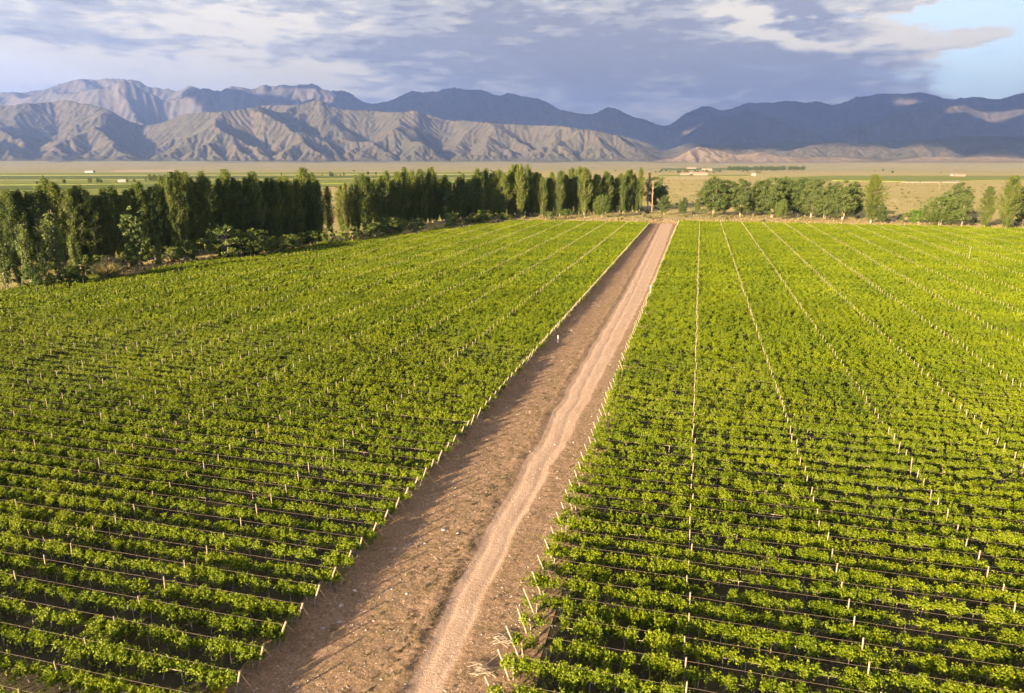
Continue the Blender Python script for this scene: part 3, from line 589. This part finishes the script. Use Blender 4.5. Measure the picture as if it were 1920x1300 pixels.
# end of the windbreak: bare-trunked withered poplars, broad tree, light small trees
def withered(x, yb, yt, leafy, seed, label):
    rng = np.random.default_rng(seed); b0 = g(x, yb); h = height_at(b0, yt); wood = [([(0, 0, -.2), (.1, 0, h*.5), (0, .1, h)], [.34, .26, .05])]; P = []
    for i in range(46):
        z0 = h*rng.uniform(.08, .9); a = rng.uniform(0, 6.28); L = rng.uniform(1.5, 3.4); R = rng.uniform(.3, .95); wood.append(([(0, 0, z0), (math.cos(a)*R*.7, math.sin(a)*R*.7, z0+L*.5), (math.cos(a)*R, math.sin(a)*R, z0+L)], [.07, .05, .02]))
        if z0 > h*leafy: P.append(np.array([math.cos(a)*R, math.sin(a)*R, z0+L*.7])+rng.normal(0, .35, (60, 3))*[1, 1, 1.8])
    o = ob('withered_poplar', None, loc=(b0[0], b0[1], -.1)); ob('trunk', mk('trunk', *tubes(wood, 5), 'palebark'), o)
    if P:
        P = np.vstack(P); V, F = leaves(P, nrm(rng.normal(size=P.shape)), rng.uniform(.2, .42, len(P)), rng); ob('crown', mk('crown', V, F, 'deadleaf', {'v': rng.random(len(V))}), o)
    tag(o, label, 'poplar tree')
withered(1214, 396, 322, .3, 3, 'withered poplar with yellowed crown above bare pinkish trunk')
withered(1222, 397, 340, 2, 4, 'dead leafless poplar with bare pinkish branches')
for k, (x, yb, yt, w) in enumerate([(1180, 392, 330, 1.15), (1228, 391, 328, .9)]):
    b0 = g(x, yb); plant('broad_tree', COT[k], b0, height_at(b0, yt), 'broad dark tree behind the withered poplars', 'tree', 'broad trees behind the withered poplars', w)
b0 = g(1128, 408); plant('light_tree', WILLOW[0], b0, height_at(b0, 362), 'round light green tree at the end of the windbreak', 'tree', None, .8)
b0 = g(1096, 408); plant('young_poplar', SHOOT[0], b0, height_at(b0, 376), 'small narrow light green poplar beside round light tree', 'poplar tree', None, .8)
b0 = g(1200, 401); plant('young_poplar', SHOOT[1], b0, height_at(b0, 370), 'small narrow poplar in front of the withered poplars', 'poplar tree', None, .8)
for k, (x, yb, yt, w, l) in enumerate([(1245, 403, 366, .85, 'small bushy tree beside the withered poplars'), (1279, 404, 370, .75, 'small bushy tree by the gap at the track end'), (1307, 405, 367, .4, 'thin sapling at the edge of the cottonwood row')]):
    b0 = g(x, yb); plant('small_tree', COT[k+2], b0, height_at(b0, yt), l, 'tree', None, w)
cw = [(1338, 405, 332, 1.05), (1358, 402, 334, .95), (1388, 406, 336, .85), (1413, 405, 338, .8), (1446, 408, 333, .9), (1470, 405, 332, 1.), (1493, 407, 332, .95), (1520, 409, 336, .9), (1546, 411, 342, .8), (1578, 413, 338, .95), (1596, 411, 342, .75), (1430, 400, 334, .9), (1508, 401, 334, .95)]
for k, (x, yb, yt, w) in enumerate(cw):
    b0 = g(x, yb); plant('cottonwood_tree', COT[k % 5], b0, height_at(b0, yt), 'broad olive green cottonwood with pale stems in the row past the track end', 'cottonwood tree', 'cottonwood row past the track end', w)
b0 = g(1632, 418); plant('poplar_tree', POP[5], b0, height_at(b0, 327), 'lone broad column of a poplar at the end of the cottonwood row', 'poplar tree', None, 2.0)
b0 = g(1652, 419); plant('small_tree', COT[3], b0, height_at(b0, 380), 'small grey green tree tucked against the lone broad poplar', 'tree', None, .7)
b0 = g(1463, 411); plant('climber_shrub', WILLOW[1], b0, height_at(b0, 374), 'hanging light green shrub under the cottonwood row', 'shrub', None, .7)
b0 = g(1697, 417); plant('olive_shrub', BUSH[1], b0, height_at(b0, 399), 'low olive shrub beside the bright green shrub', 'shrub', None, 1.)
b0 = g(1720, 419); plant('bright_shrub', BRIGHT, b0, height_at(b0, 391), 'bright green rounded shrub between lone poplar and willows', 'shrub', None, .95)
b0 = g(1762, 424); plant('willow_tree', WILLOW[0], b0, height_at(b0, 362), 'light green drooping willow beside the bright shrub', 'willow tree', None, 1.25)
b0 = g(1790, 414); plant('broad_tree', COT[2], b0, height_at(b0, 343), 'tall grey green tree rising behind the oval dark tree', 'tree', None, .85)
b0 = g(1802, 426); plant('oval_tree', OVAL, b0, height_at(b0, 357), 'dense oval dark green tree beside the willow', 'tree', None, 1.1)
b0 = g(1845, 427); plant('poplar_tree', POP[4], b0, height_at(b0, 349), 'olive poplar between oval tree and taller paired poplar', 'poplar tree', None, 1.6)
b0 = g(1885, 431); plant('poplar_tree', POP[3], b0, height_at(b0, 329), 'tall thick poplar with pale trunk foot past the oval tree', 'poplar tree', None, 1.75)
b0 = g(1915, 423); plant('broad_tree', COT[4], b0, height_at(b0, 348), 'broad olive tree behind the tall thick poplar', 'tree', None, 1.)
# ------------------------------------------------------------------ far fields, trees and buildings
def field(name, quad, mat, hgt, label):
    P = np.array([g(x, y)[:2] for x, y in quad]); r = np.hypot(P[:, 0], P[:, 1]); n = len(P); Z = fan(r)
    V = np.vstack([np.c_[P, Z-1.], np.c_[P, Z+hgt]]); me = bpy.data.meshes.new(name)
    me.from_pydata(V.tolist(), [], [list(range(n, 2*n))]+[[i, (i+1) % n, n+(i+1) % n, n+i] for i in range(n)]); me.materials.append(MAT[mat]); bm_fix(me); tag(ob(name, me), label, 'field', kind='structure')
def bm_fix(me):
    import bmesh
    bm = bmesh.new(); bm.from_mesh(me); bmesh.ops.recalc_face_normals(bm, faces=bm.faces); bm.to_mesh(me); bm.free()
field('far_field', [(-60, 380), (330, 366), (330, 352), (-60, 360)], 'crop', .7, 'green crop field beyond the poplar windbreak')
field('far_field', [(-60, 358), (340, 351), (340, 346.6), (-60, 350)], 'crop2', 1.0, 'dark green strip of crop beyond the windbreak')
field('far_field', [(-60, 348), (640, 344.5), (1000, 342), (1000, 335), (640, 337), (-60, 340)], 'crop', .7, 'light green crop strip behind the windbreak tops')
field('far_field', [(400, 356), (640, 350), (700, 348), (900, 344), (900, 342.6), (590, 346), (400, 350)], 'crop', .7, 'green crop field seen through the windbreak gap')
field('far_field', [(-60, 338), (640, 335), (1000, 333), (1000, 328.5), (640, 330), (-60, 331)], 'crop2', .8, 'darker crop strip below the farm buildings')
field('far_field', [(-60, 329.5), (960, 327), (960, 323.5), (-60, 325)], 'crop', .8, 'farthest green crop strip before the desert plain')
field('bare_field', [(200, 351.5), (330, 350.6), (340, 347.2), (230, 349.6)], 'sand', .5, 'bare pale strip between crop fields')
field('bare_field', [(215, 322.5), (330, 322), (330, 319.2), (215, 320)], 'sand', .5, 'long pale bare strip at the far edge of the crops')
field('far_field', [(1430, 343), (1560, 339), (1700, 341), (1960, 337), (1960, 330.5), (1560, 330), (1440, 334)], 'crop', .7, 'light green crop field behind the cottonwood row')
field('far_field', [(1230, 331), (1410, 331), (1400, 328.3), (1240, 328.6)], 'crop', .5, 'thin green strip before the long farmhouse')
field('far_field', [(1240, 320), (1420, 320), (1420, 317.6), (1240, 317.8)], 'crop2', .6, 'thin dark crop strip behind the long farmhouse')
field('bare_field', [(1690, 342.5), (1800, 343), (1800, 339), (1690, 339)], 'sand', .3, 'bare pale patch beside the far crop field')
field('bare_field', [(1240, 334.6), (1330, 334.2), (1330, 332.8), (1240, 333)], 'sand', .2, 'pale strip of sand before the long farmhouse')
far = [(82, 345, 333, 'P'), (86, 345, 336, 'P'), (70, 346, 341, 'B'), (121, 345, 338, 'B'), (167, 344, 336, 'P'), (171, 344, 336, 'P'), (184, 344, 336, 'B'), (190, 344, 338, 'B'), (239, 343, 334, 'P'), (252, 343, 337, 'B'), (274, 342, 335, 'P')]
far += [(281+3.2*i, 341, 330+(i % 3), 'P') for i in range(13)]+[(604, 332, 326, 'P'), (620, 332, 324, 'B'), (624, 332, 326, 'B'), (630, 332, 327, 'P'), (638, 332, 328, 'B'), (645, 331, 325, 'P'), (690, 329, 323, 'B'), (705, 329, 324, 'B'), (466, 331, 325, 'B'), (480, 331, 326, 'B'), (528, 331, 325, 'P')]
for k, (x, yb, yt, kd) in enumerate(far):
    b0 = g(x, yb); h = max(height_at(b0, yt)*1.35, 5); v = POP[k % 6] if kd == 'P' else COT[k % 5]
    plant('far_tree', v, b0, h, 'narrow poplar among the far crop fields behind the windbreak' if kd == 'P' else 'round bushy tree among the far crop fields behind the windbreak', 'tree', 'far poplars in the crop fields' if kd == 'P' else 'far round trees in the crop fields', 1.5 if kd == 'P' else .9)
belt = [(1370+i*6.0+rt_.normal(0, 1.5), 320.5+rt_.normal(0, .4)-.5*(i > 14), 311.5+rt_.normal(0, 1.2)) for i in range(23)]
for k, (x, yb, yt) in enumerate(belt):
    b0 = g(x, yb); plant('far_tree', COT[k % 5], b0, min(max(height_at(b0, yt), 6), 24), 'dark tree in the far belt below the tan foothills', 'tree', 'far tree belt below the foothills', 1.5)
for k in range(44):
    x = rt_.choice([rt_.uniform(1400, 1960), rt_.uniform(660, 1230), rt_.uniform(1230, 1500)]); yb = rt_.choice([321.5, 325., 318.8])+rt_.normal(0, .5); b0 = g(x, yb); plant('far_tree', COT[k % 5], b0, rt_.uniform(4, 9), 'small scattered dark tree on the plain below the mountains', 'tree', 'scattered far trees on the plain', 1.6)
for k in range(16):
    x = 1228+k*8+rt_.normal(0, 3); yb = 323+rt_.normal(0, .8); b0 = g(x, yb); plant('far_tree', COT[k % 5], b0, rt_.uniform(6, 11), 'small dark tree in the hedge line behind the long farmhouse', 'tree', 'far hedge trees behind the farmhouse', 1.5)
def gable(L, Wd, hw_, hr, ov=.6):
    w = box(-L/2, L/2, -Wd/2, Wd/2, -1, hw_); y = Wd/2+ov; x = L/2+ov; z = hw_+.02; t = .25
    V = np.array([[-x, -y, z], [x, -y, z], [x, 0, z+hr], [-x, 0, z+hr], [-x, y, z], [x, y, z]], float); V = np.vstack([V, V+[0, 0, t]])
    F = np.array([[0, 1, 2, 3], [3, 2, 5, 4], [7, 6, 9, 8], [8, 9, 10, 11], [0, 6, 7, 1], [4, 5, 11, 10], [0, 3, 9, 6], [3, 4, 10, 9], [1, 7, 8, 2], [2, 8, 11, 5]])
    return w, (V, F)
def building(name, x, yb, L, Wd, hw_, hr, wm, rm, label, rz=0., nw=6):
    b0 = g(x, yb); z = float(fan(np.array([np.hypot(b0[0], b0[1])]))[0]); o = ob(name, None, loc=(b0[0], b0[1], z), rz=yaw+rz); w, r = gable(L, Wd, hw_, hr)
    ob('wall', mk('wall', *w, wm), o); ob('roof', mk('roof', *r, rm), o)
    wme = mk('window', *box(-.8, .8, -.06, .06, 0, 1.5), 'glass'); dme = mk('door', *box(-.8, .8, -.07, .07, 0, 2.3), 'bark')
    for i in range(nw):
        ob('window', wme, o, (-L/2+(i+.5)*L/nw+.5, -Wd/2-.03, hw_*.4))
    ob('door', dme, o, (-L/2+L/nw*1.05, -Wd/2-.03, 0)); return tag(o, label, 'building')
building('farmhouse', 1313, 329.3, 36, 14, 6.0, 2.6, 'wall', 'rooft', 'long pinkish farmhouse wing with large low roof', 0, 7)
building('farmhouse', 1297, 328.6, 12, 12, 8.0, 2.2, 'wall', 'wall', 'tall square block of the pinkish farmhouse', 0, 3)
building('farmhouse', 1284, 328.8, 24, 10, 4.4, 2.0, 'wall', 'rooft', 'low pinkish farmhouse wing beside the tall block', 0, 5)
building('shed', 1413, 329.5, 11, 8, 4.5, 2., 'white', 'bark', 'small white shed alone on the plain', 0, 2)
building('shed', 1799, 331.3, 24, 10, 4.2, 2.2, 'rooft', 'rooft', 'red brown barn beside the white shed in crops', 0, 3)
building('shed', 1786, 331.0, 8, 8, 5.2, 1.6, 'white', 'white', 'white shed attached to the red brown barn', 0, 1)
building('farmhouse', 231, 342.5, 13, 7, 3.4, 1.4, 'white', 'white', 'long white farm building among far crop fields', 0, 4)
building('farmhouse', 169, 324.5, 30, 14, 6, 2.5, 'white', 'white', 'distant white warehouse at the far edge of crops', 0, 4)
building('farmhouse', 1296, 318.4, 60, 20, 8, 3, 'wall', 'wall', 'farthest pale building behind the hedge line', 0, 5)
building('farmhouse', 1325, 320.3, 50, 16, 7, 3, 'wall', 'sand', 'pale low building in front of the hedge line', 0, 5)
def pole(x, yb, yt, r, label, arm=True):
    b0 = g(x, yb); h = height_at(b0, yt); o = ob('utility_pole', None, loc=(b0[0], b0[1], 0)); ob('shaft', mk('shaft', *_tube([(0, 0, -.2), (.03, 0, h*.5), (.08, 0, h)], [r, r*.9, r*.75], 7), 'post'), o)
    if arm: ob('crossarm', mk('crossarm', *box(-.7, .7, -.07, .07, h-.55, h-.4), 'post'), o)
    tag(o, label, 'pole')
pole(1760, 357, 343, .16, 'utility pole standing on the scrub plain behind the willow')
pole(1658, 351, 341, .14, 'utility pole on the scrub plain past the lone poplar')
pole(1815, 494, 464, .09, 'tall thin wooden pole rising out of the vines', False)
# ------------------------------------------------------------------ scrub, stones, grass (uncountable)
def scrub():
    rng = np.random.default_rng(4); n = 7500; az = rng.uniform(-.72, .72, n); r = 330*np.exp(rng.random(n)*math.log(1900/330.)); d = np.cos(az)[:, None]*fw+np.sin(az)[:, None]*rt; P = d*r[:, None]
    keep = np.ones(n, bool); gate = fbm(P[:, 0]/60, P[:, 1]/60, 3, 8)+rng.normal(0, .16, n) > -.05
    infield = (P[:, 1] < [yend_right(x)+3 for x in P[:, 0]]) & (P[:, 0] > -85); lf = np.array([P[i, 0] > np.interp(P[i, 1], EDGE_L[:8, 1], EDGE_L[:8, 0])-4 and P[i, 1] < 340 for i in range(n)])
    P = P[keep & gate & ~infield & ~lf]; m_ = len(P); k = 16; s = rng.uniform(.35, 1.15, m_)*rng.choice([1, 1, 1.7], m_)
    q = rng.normal(0, .5, (m_, k, 3)); q[..., 2] = np.abs(q[..., 2])*.8+.12; Q = (P[:, None]+q*s[:, None, None]).reshape(-1, 3); N = nrm(q.reshape(-1, 3)+rng.normal(0, .3, (m_*k, 3)))
    V, F = leaves(Q, N, np.repeat(s, k)*rng.uniform(.5, .95, m_*k), rng, .9); a = np.repeat(np.clip(np.repeat(rng.random(m_)*.7, k)+rng.random(m_*k)*.3, 0, 1), 4)
    tag(ob('scrub_bushes', mk('scrub_bushes', V, F, 'scrub', {'v': a})), 'low olive scrub scattered over the dry plain', 'scrub', kind='stuff')
scrub()
def headland():
    rng = np.random.default_rng(14); n = 5200; t = rng.random(n); pts = []
    for i in range(n):
        if i % 3: x = rng.uniform(-80, 150); y = yend_right(max(x, -8))+2.5+rng.exponential(14) if x > -8 else 342+rng.exponential(14)
        else:
            y = rng.uniform(100, 330); x = edge_left(y)-2.2-rng.exponential(4.5)
        pts.append((x, y, -.12))
    P = np.array(pts); k = 9; s = rng.uniform(.25, .75, n); a = rng.uniform(0, 2*PI, (n, k)); ln = rng.uniform(.1, .7, (n, k)); L = s[:, None]*rng.uniform(.6, 1.3, (n, k))
    d = np.stack([np.cos(a)*ln, np.sin(a)*ln, np.ones_like(a)], -1); b0 = P[:, None]+np.stack([np.cos(a), np.sin(a), 0*a], -1)*(s[:, None]*.25)[..., None]; e = b0+nrm(d)*L[..., None]
    w = np.stack([-np.sin(a), np.cos(a), 0*a], -1)*.07*(s[:, None]/.5)[..., None]
    V = np.stack([b0-w, b0+w, e+w*.4, e-w*.4], 2).reshape(-1, 3); F = np.arange(len(V)).reshape(-1, 4)
    tag(ob('headland_grass', mk('headland_grass', V, F, 'dry', {'v': np.repeat(rng.random(n*k), 4)})), 'dry straw grass along the vineyard borders', 'grass', kind='stuff')
headland()
def in_track(x, y, m_=0.): return (x > track_l(y)-m_) & (x < track_r(y)+m_)
def tufts():
    rng = np.random.default_rng(24); n = 16000; y = 12+rng.random(n)**2.2*330; x = rng.uniform(-22.6, -7.4, n)
    dens = fbm(x*.5, y*.3, 3, 44)+rng.normal(0, .18, n); ok = ~in_track(x, y, .1) & (dens > 0.0); x, y = x[ok], y[ok]; n = len(x); k = 8
    s = rng.uniform(.04, .13, n)*np.where(rng.random(n) < .05, 2.0, 1); a = rng.uniform(0, 2*PI, (n, k)); ln = rng.uniform(.3, 1.2, (n, k)); L = s[:, None]*rng.uniform(.6, 1.3, (n, k))
    P = np.stack([x, y, 0*x+.03], -1); d = nrm(np.stack([np.cos(a)*ln, np.sin(a)*ln, np.ones_like(a)], -1)); b0 = P[:, None]+np.stack([np.cos(a), np.sin(a), 0*a], -1)*(s[:, None]*.4)[..., None]; e = b0+d*L[..., None]
    w = np.stack([-np.sin(a), np.cos(a), 0*a], -1)*(.10*s[:, None])[..., None]; V = np.stack([b0-w, b0+w, e+w*.3, e-w*.3], 2).reshape(-1, 3); F = np.arange(len(V)).reshape(-1, 4)
    tag(ob('grass_tufts', mk('grass_tufts', V, F, 'dry', {'v': np.repeat(rng.random(n*k), 4)})), 'small dry grass tufts on the verges of the track', 'grass', kind='stuff')
tufts()
def weeds():
    rng = np.random.default_rng(91); n = 5200; y = 12+rng.random(n)**1.7*230; belt = rng.random(n) < .5; x = np.where(belt, track_l(y)-.15-rng.exponential(.75, n), rng.uniform(-22.4, -7.6, n)); x = np.where(x < -22.5, -22., x)
    ok = (fbm(x*.7, y*.5, 3, 17)+rng.normal(0, .12, n) > np.where(belt, -.12, .12)) & ~in_track(x, y, 0.); x, y = x[ok], y[ok]; n = len(x); k = 14; s_ = rng.uniform(.06, .17, n)
    q = rng.normal(0, .6, (n, k, 3)); q[..., 2] = np.abs(q[..., 2])*.75+.1; Q = (np.stack([x, y, 0*x+.06], -1)[:, None]+q*s_[:, None, None]).reshape(-1, 3)
    V, F = leaves(Q, nrm(q.reshape(-1, 3)+rng.normal(0, .4, (n*k, 3))), np.repeat(s_, k)*rng.uniform(.45, .9, n*k), rng, .6); a = np.repeat(np.clip(np.repeat(rng.random(n)*.8, k)+rng.random(n*k)*.25, 0, 1), 4)
    tag(ob('verge_weeds', mk('verge_weeds', V, F, 'weed', {'v': a})), 'low dark brown and olive weeds edging the wheel track', 'weeds', kind='stuff')
MAT['weed'] = leaf_mat('weed_leaf', (.045, .034, .014), (.10, .075, .032), (.20, .15, .06), .2)
weeds()
def stones():
    rng = np.random.default_rng(34); n = 20000; y = 12+rng.random(n)**1.8*200; x = rng.uniform(-22.6, -7.4, n); cl = fbm(x*.6, y*.6, 3, 64)+rng.normal(0, .15, n)
    ok = (cl > .0) & (~in_track(x, y, -.2) | (rng.random(n) < .18)); x, y = x[ok], y[ok]; n = len(x); s = rng.uniform(.018, .05, n)*np.where(rng.random(n) < .06, 2.0, 1)
    o6 = np.array([[1, 0, 0], [-1, 0, 0], [0, 1, 0], [0, -1, 0], [0, 0, 1], [0, 0, -1]], float); f8 = np.array([[0, 2, 4], [2, 1, 4], [1, 3, 4], [3, 0, 4], [2, 0, 5], [1, 2, 5], [3, 1, 5], [0, 3, 5]])
    V = o6[None]*rng.uniform(.6, 1.4, (n, 6, 1))*s[:, None, None]*np.array([1.2, 1, .75])+rng.normal(0, .15, (n, 6, 3))*s[:, None, None]; an = rng.uniform(0, 6.28, n); c, s_ = np.cos(an)[:, None], np.sin(an)[:, None]
    V = np.stack([V[..., 0]*c-V[..., 1]*s_, V[..., 0]*s_+V[..., 1]*c, V[..., 2]], -1)+np.stack([x, y, .055+.2*s], -1)[:, None]
    F = (f8[None]+6*np.arange(n)[:, None, None]).reshape(-1, 3); tag(ob('loose_stones', mk('loose_stones', V.reshape(-1, 3), F, 'stone')), 'small pale stones strewn over the track verges', 'stones', kind='stuff')
stones()
# ------------------------------------------------------------------ single small things by the track
def rock(x, yb, size, label, seed):
    import bmesh
    rng = np.random.default_rng(seed); bm = bmesh.new(); bmesh.ops.create_icosphere(bm, subdivisions=2, radius=size)
    for v in bm.verts: v.co = Vector((v.co.x*1.3, v.co.y, v.co.z*.65))*float(1+.25*gn(np.array([v.co.x/size*1.3+seed]), np.array([v.co.y/size*1.3+v.co.z/size]), seed)[0])
    me = bpy.data.meshes.new('rock'); bm.to_mesh(me); bm.free(); me.materials.append(MAT['stone']); p = g(x, yb); tag(ob('rock', me, None, (p[0], p[1], size*.3), seed), label, 'rock', 'pale rocks in the shade by the end posts')
for k, (x, yb, s) in enumerate([(606, 1180, .13), (638, 1168, .15), (640, 1137, .16), (665, 1108, .14), (832, 995, .17), (740, 1030, .14), (796, 1020, .12), (1072, 621, .22)]):
    rock(x, yb, s, 'pale rock lying in the shade beside the leaning end posts', 60+k)
def crate():
    p = g(412, 1299); o = ob('harvest_crate', None, loc=(p[0]+.1, p[1]-.1, .06), rz=.25); L, Wd, h, t = .58, .40, .30, .025
    ob('base', mk('base', *box(-L/2, L/2, -Wd/2, Wd/2, 0, t), 'crate'), o)
    for nm, b_ in [('side', (-L/2, L/2, -Wd/2, -Wd/2+t)), ('side', (-L/2, L/2, Wd/2-t, Wd/2)), ('end', (-L/2, -L/2+t, -Wd/2+t, Wd/2-t)), ('end', (L/2-t, L/2, -Wd/2+t, Wd/2-t))]:
        x0, x1, y0, y1 = b_; ob(nm, mk(nm, *join([box(x0, x1, y0, y1, t+.004, .17), box(x0, x1, y0, y1, .21, h)]), 'crate'), o)
    ob('rim', mk('rim', *join([box(-L/2-.02, L/2+.02, -Wd/2-.02, -Wd/2-.001, h-.05, h+.004), box(-L/2-.02, L/2+.02, Wd/2+.001, Wd/2+.02, h-.05, h+.004), box(-L/2-.02, -L/2-.001, -Wd/2, Wd/2, h-.05, h+.004), box(L/2+.001, L/2+.02, -Wd/2, Wd/2, h-.05, h+.004)]), 'crate'), o)
    tag(o, 'yellow plastic harvest crate on the ground under a vine row end', 'crate')
crate()
def stake(x, yb, yt, label):
    p = g(x, yb); h = height_at(p, yt); tag(ob('stake', mk('stake', *_tube([(0, 0, -.1), (.02, 0, h*.5), (0, .01, h)], .05, 7), 'whitepaint'), None, (p[0], p[1], .02)), label, 'stake')
stake(1046, 643, 629, 'short pale stake standing in shade beside the poplar side end posts')
stake(1219, 550, 535, 'taller white stake beside the end posts of the opposite block')
def brush(x, yb, seed, label):
    rng = np.random.default_rng(seed); p = g(x, yb); parts = []
    for i in range(26):
        a = rng.uniform(-.5, .9)+(PI if rng.random() < .5 else 0); L = rng.uniform(.4, 1.3); c = rng.normal(0, .22, 2); d = np.array([math.cos(a), math.sin(a)])
        parts.append(([(c[0]-d[0]*L/2, c[1]-d[1]*L/2, .03+rng.uniform(0, .1)), (c[0], c[1], .12+rng.uniform(0, .18)), (c[0]+d[0]*L/2, c[1]+d[1]*L/2, .05+rng.uniform(0, .25))], [.018, .014, .006]))
    tag(ob('brush_pile', mk('brush_pile', *tubes(parts, 4), 'bark'), None, (p[0], p[1], .04)), label, 'brush pile')
brush(944, 1205, 1, 'small pile of grey prunings by leaning end posts'); brush(908, 1262, 2, 'second heap of grey prunings nearer the wheel track')
# ------------------------------------------------------------------ unseen cloud bank above the haze, added and shaped to shade the back range
def clouds():
    import bmesh
    rng = np.random.default_rng(71); k = 1/math.tan(SUN_EL); mm, b = newmat('shade_cloud_mass'); finish(b, (.8, .8, .8), 1., 0.); MAT['cloud'] = mm; spots = []
    for a_ in np.arange(-.16, .86, .075):
        for r_ in np.arange(9500, 34001, 1500):
            front = np.interp(a_, [-.7, -.42, -.30, -.05, .12, .21, .26, .9], [20500, 21500, 17600, 17000, 16800, 15000, 9600, 9600])
            if r_ > front+rng.normal(0, 250) and not (a_ > .48 and 19500 < r_ < 22500 and rng.random() < .7): spots.append((a_+rng.normal(0, .012), r_+rng.normal(0, 250)))
    spots = [(a_, r_, 600., 3500.) for a_, r_ in spots]
    for a_ in np.arange(-.20, .86, .07):
        for r_ in np.arange(17500, 27001, 1400):
            if not (a_ > .45 and r_ < 19500): spots.append((a_+rng.normal(0, .01), r_+rng.normal(0, 200), 1900., 4500.))
    Vs, Fs, o = [], [], 0
    bm = bmesh.new(); bmesh.ops.create_icosphere(bm, subdivisions=2, radius=1.); sv = np.array([v.co[:] for v in bm.verts]); sf = np.array([[v.index for v in f_.verts] for f_ in bm.faces]); bm.free()
    for a_, r_, z, alt in spots:
        alt = alt+rng.normal(0, 120); p = (math.cos(a_)*fw+math.sin(a_)*rt)*r_; off = (alt-z)*k; c = np.array([p[0]-off*math.cos(SUN_AZ), p[1]-off*math.sin(SUN_AZ), alt])
        v_ = c-np.array([0, 0, H]); zc = v_@FW; ex = abs(v_@rt)/zc*f-1100 if zc > 0 else 9e9; ey = (v_@UP)/zc*f if zc > 0 else 9e9
        R_ = rng.uniform(900, 1300)
        if zc > 0 and ex < 2600*f/zc and ey < 760+500*f/zc: continue        # the bank stays beyond the photographed part of the sky
        d = 1+.35*fbm(sv[:, 0]*1.7+a_*40, sv[:, 1]*1.7+sv[:, 2]+r_/900, 3, 5)[:, None]
        V = sv*d*np.array([R_, R_, 260.])+c; Vs.append(V); Fs.append(sf+o); o += len(V)
    tag(ob('shade_cloud_bank', mk('shade_cloud_bank', np.vstack(Vs), np.vstack(Fs), 'cloud', smooth=True)), 'unseen cloud bank added to shade the back mountain range', 'clouds', kind='stuff')
clouds()
# ------------------------------------------------------------------ haze
def haze():
    V, F = box(-31000, 31000, -31000, 31000, -14, 2640); me = mk('haze', V, F, 'stone'); me.materials.clear(); m, b = newmat('haze_air'); pv = b.n('ShaderNodeVolumePrincipled')
    pv.inputs['Color'].default_value = (.29, .45, 1.0, 1); pv.inputs['Density'].default_value = 5.2e-5; pv.inputs['Anisotropy'].default_value = .6
    o = b.n('ShaderNodeOutputMaterial'); b.nt.links.new(pv.outputs[0], o.inputs['Volume']); me.materials.append(m)
    tag(ob('haze', me), 'thin bluish haze filling the air before the mountains', 'haze', kind='stuff')
haze()
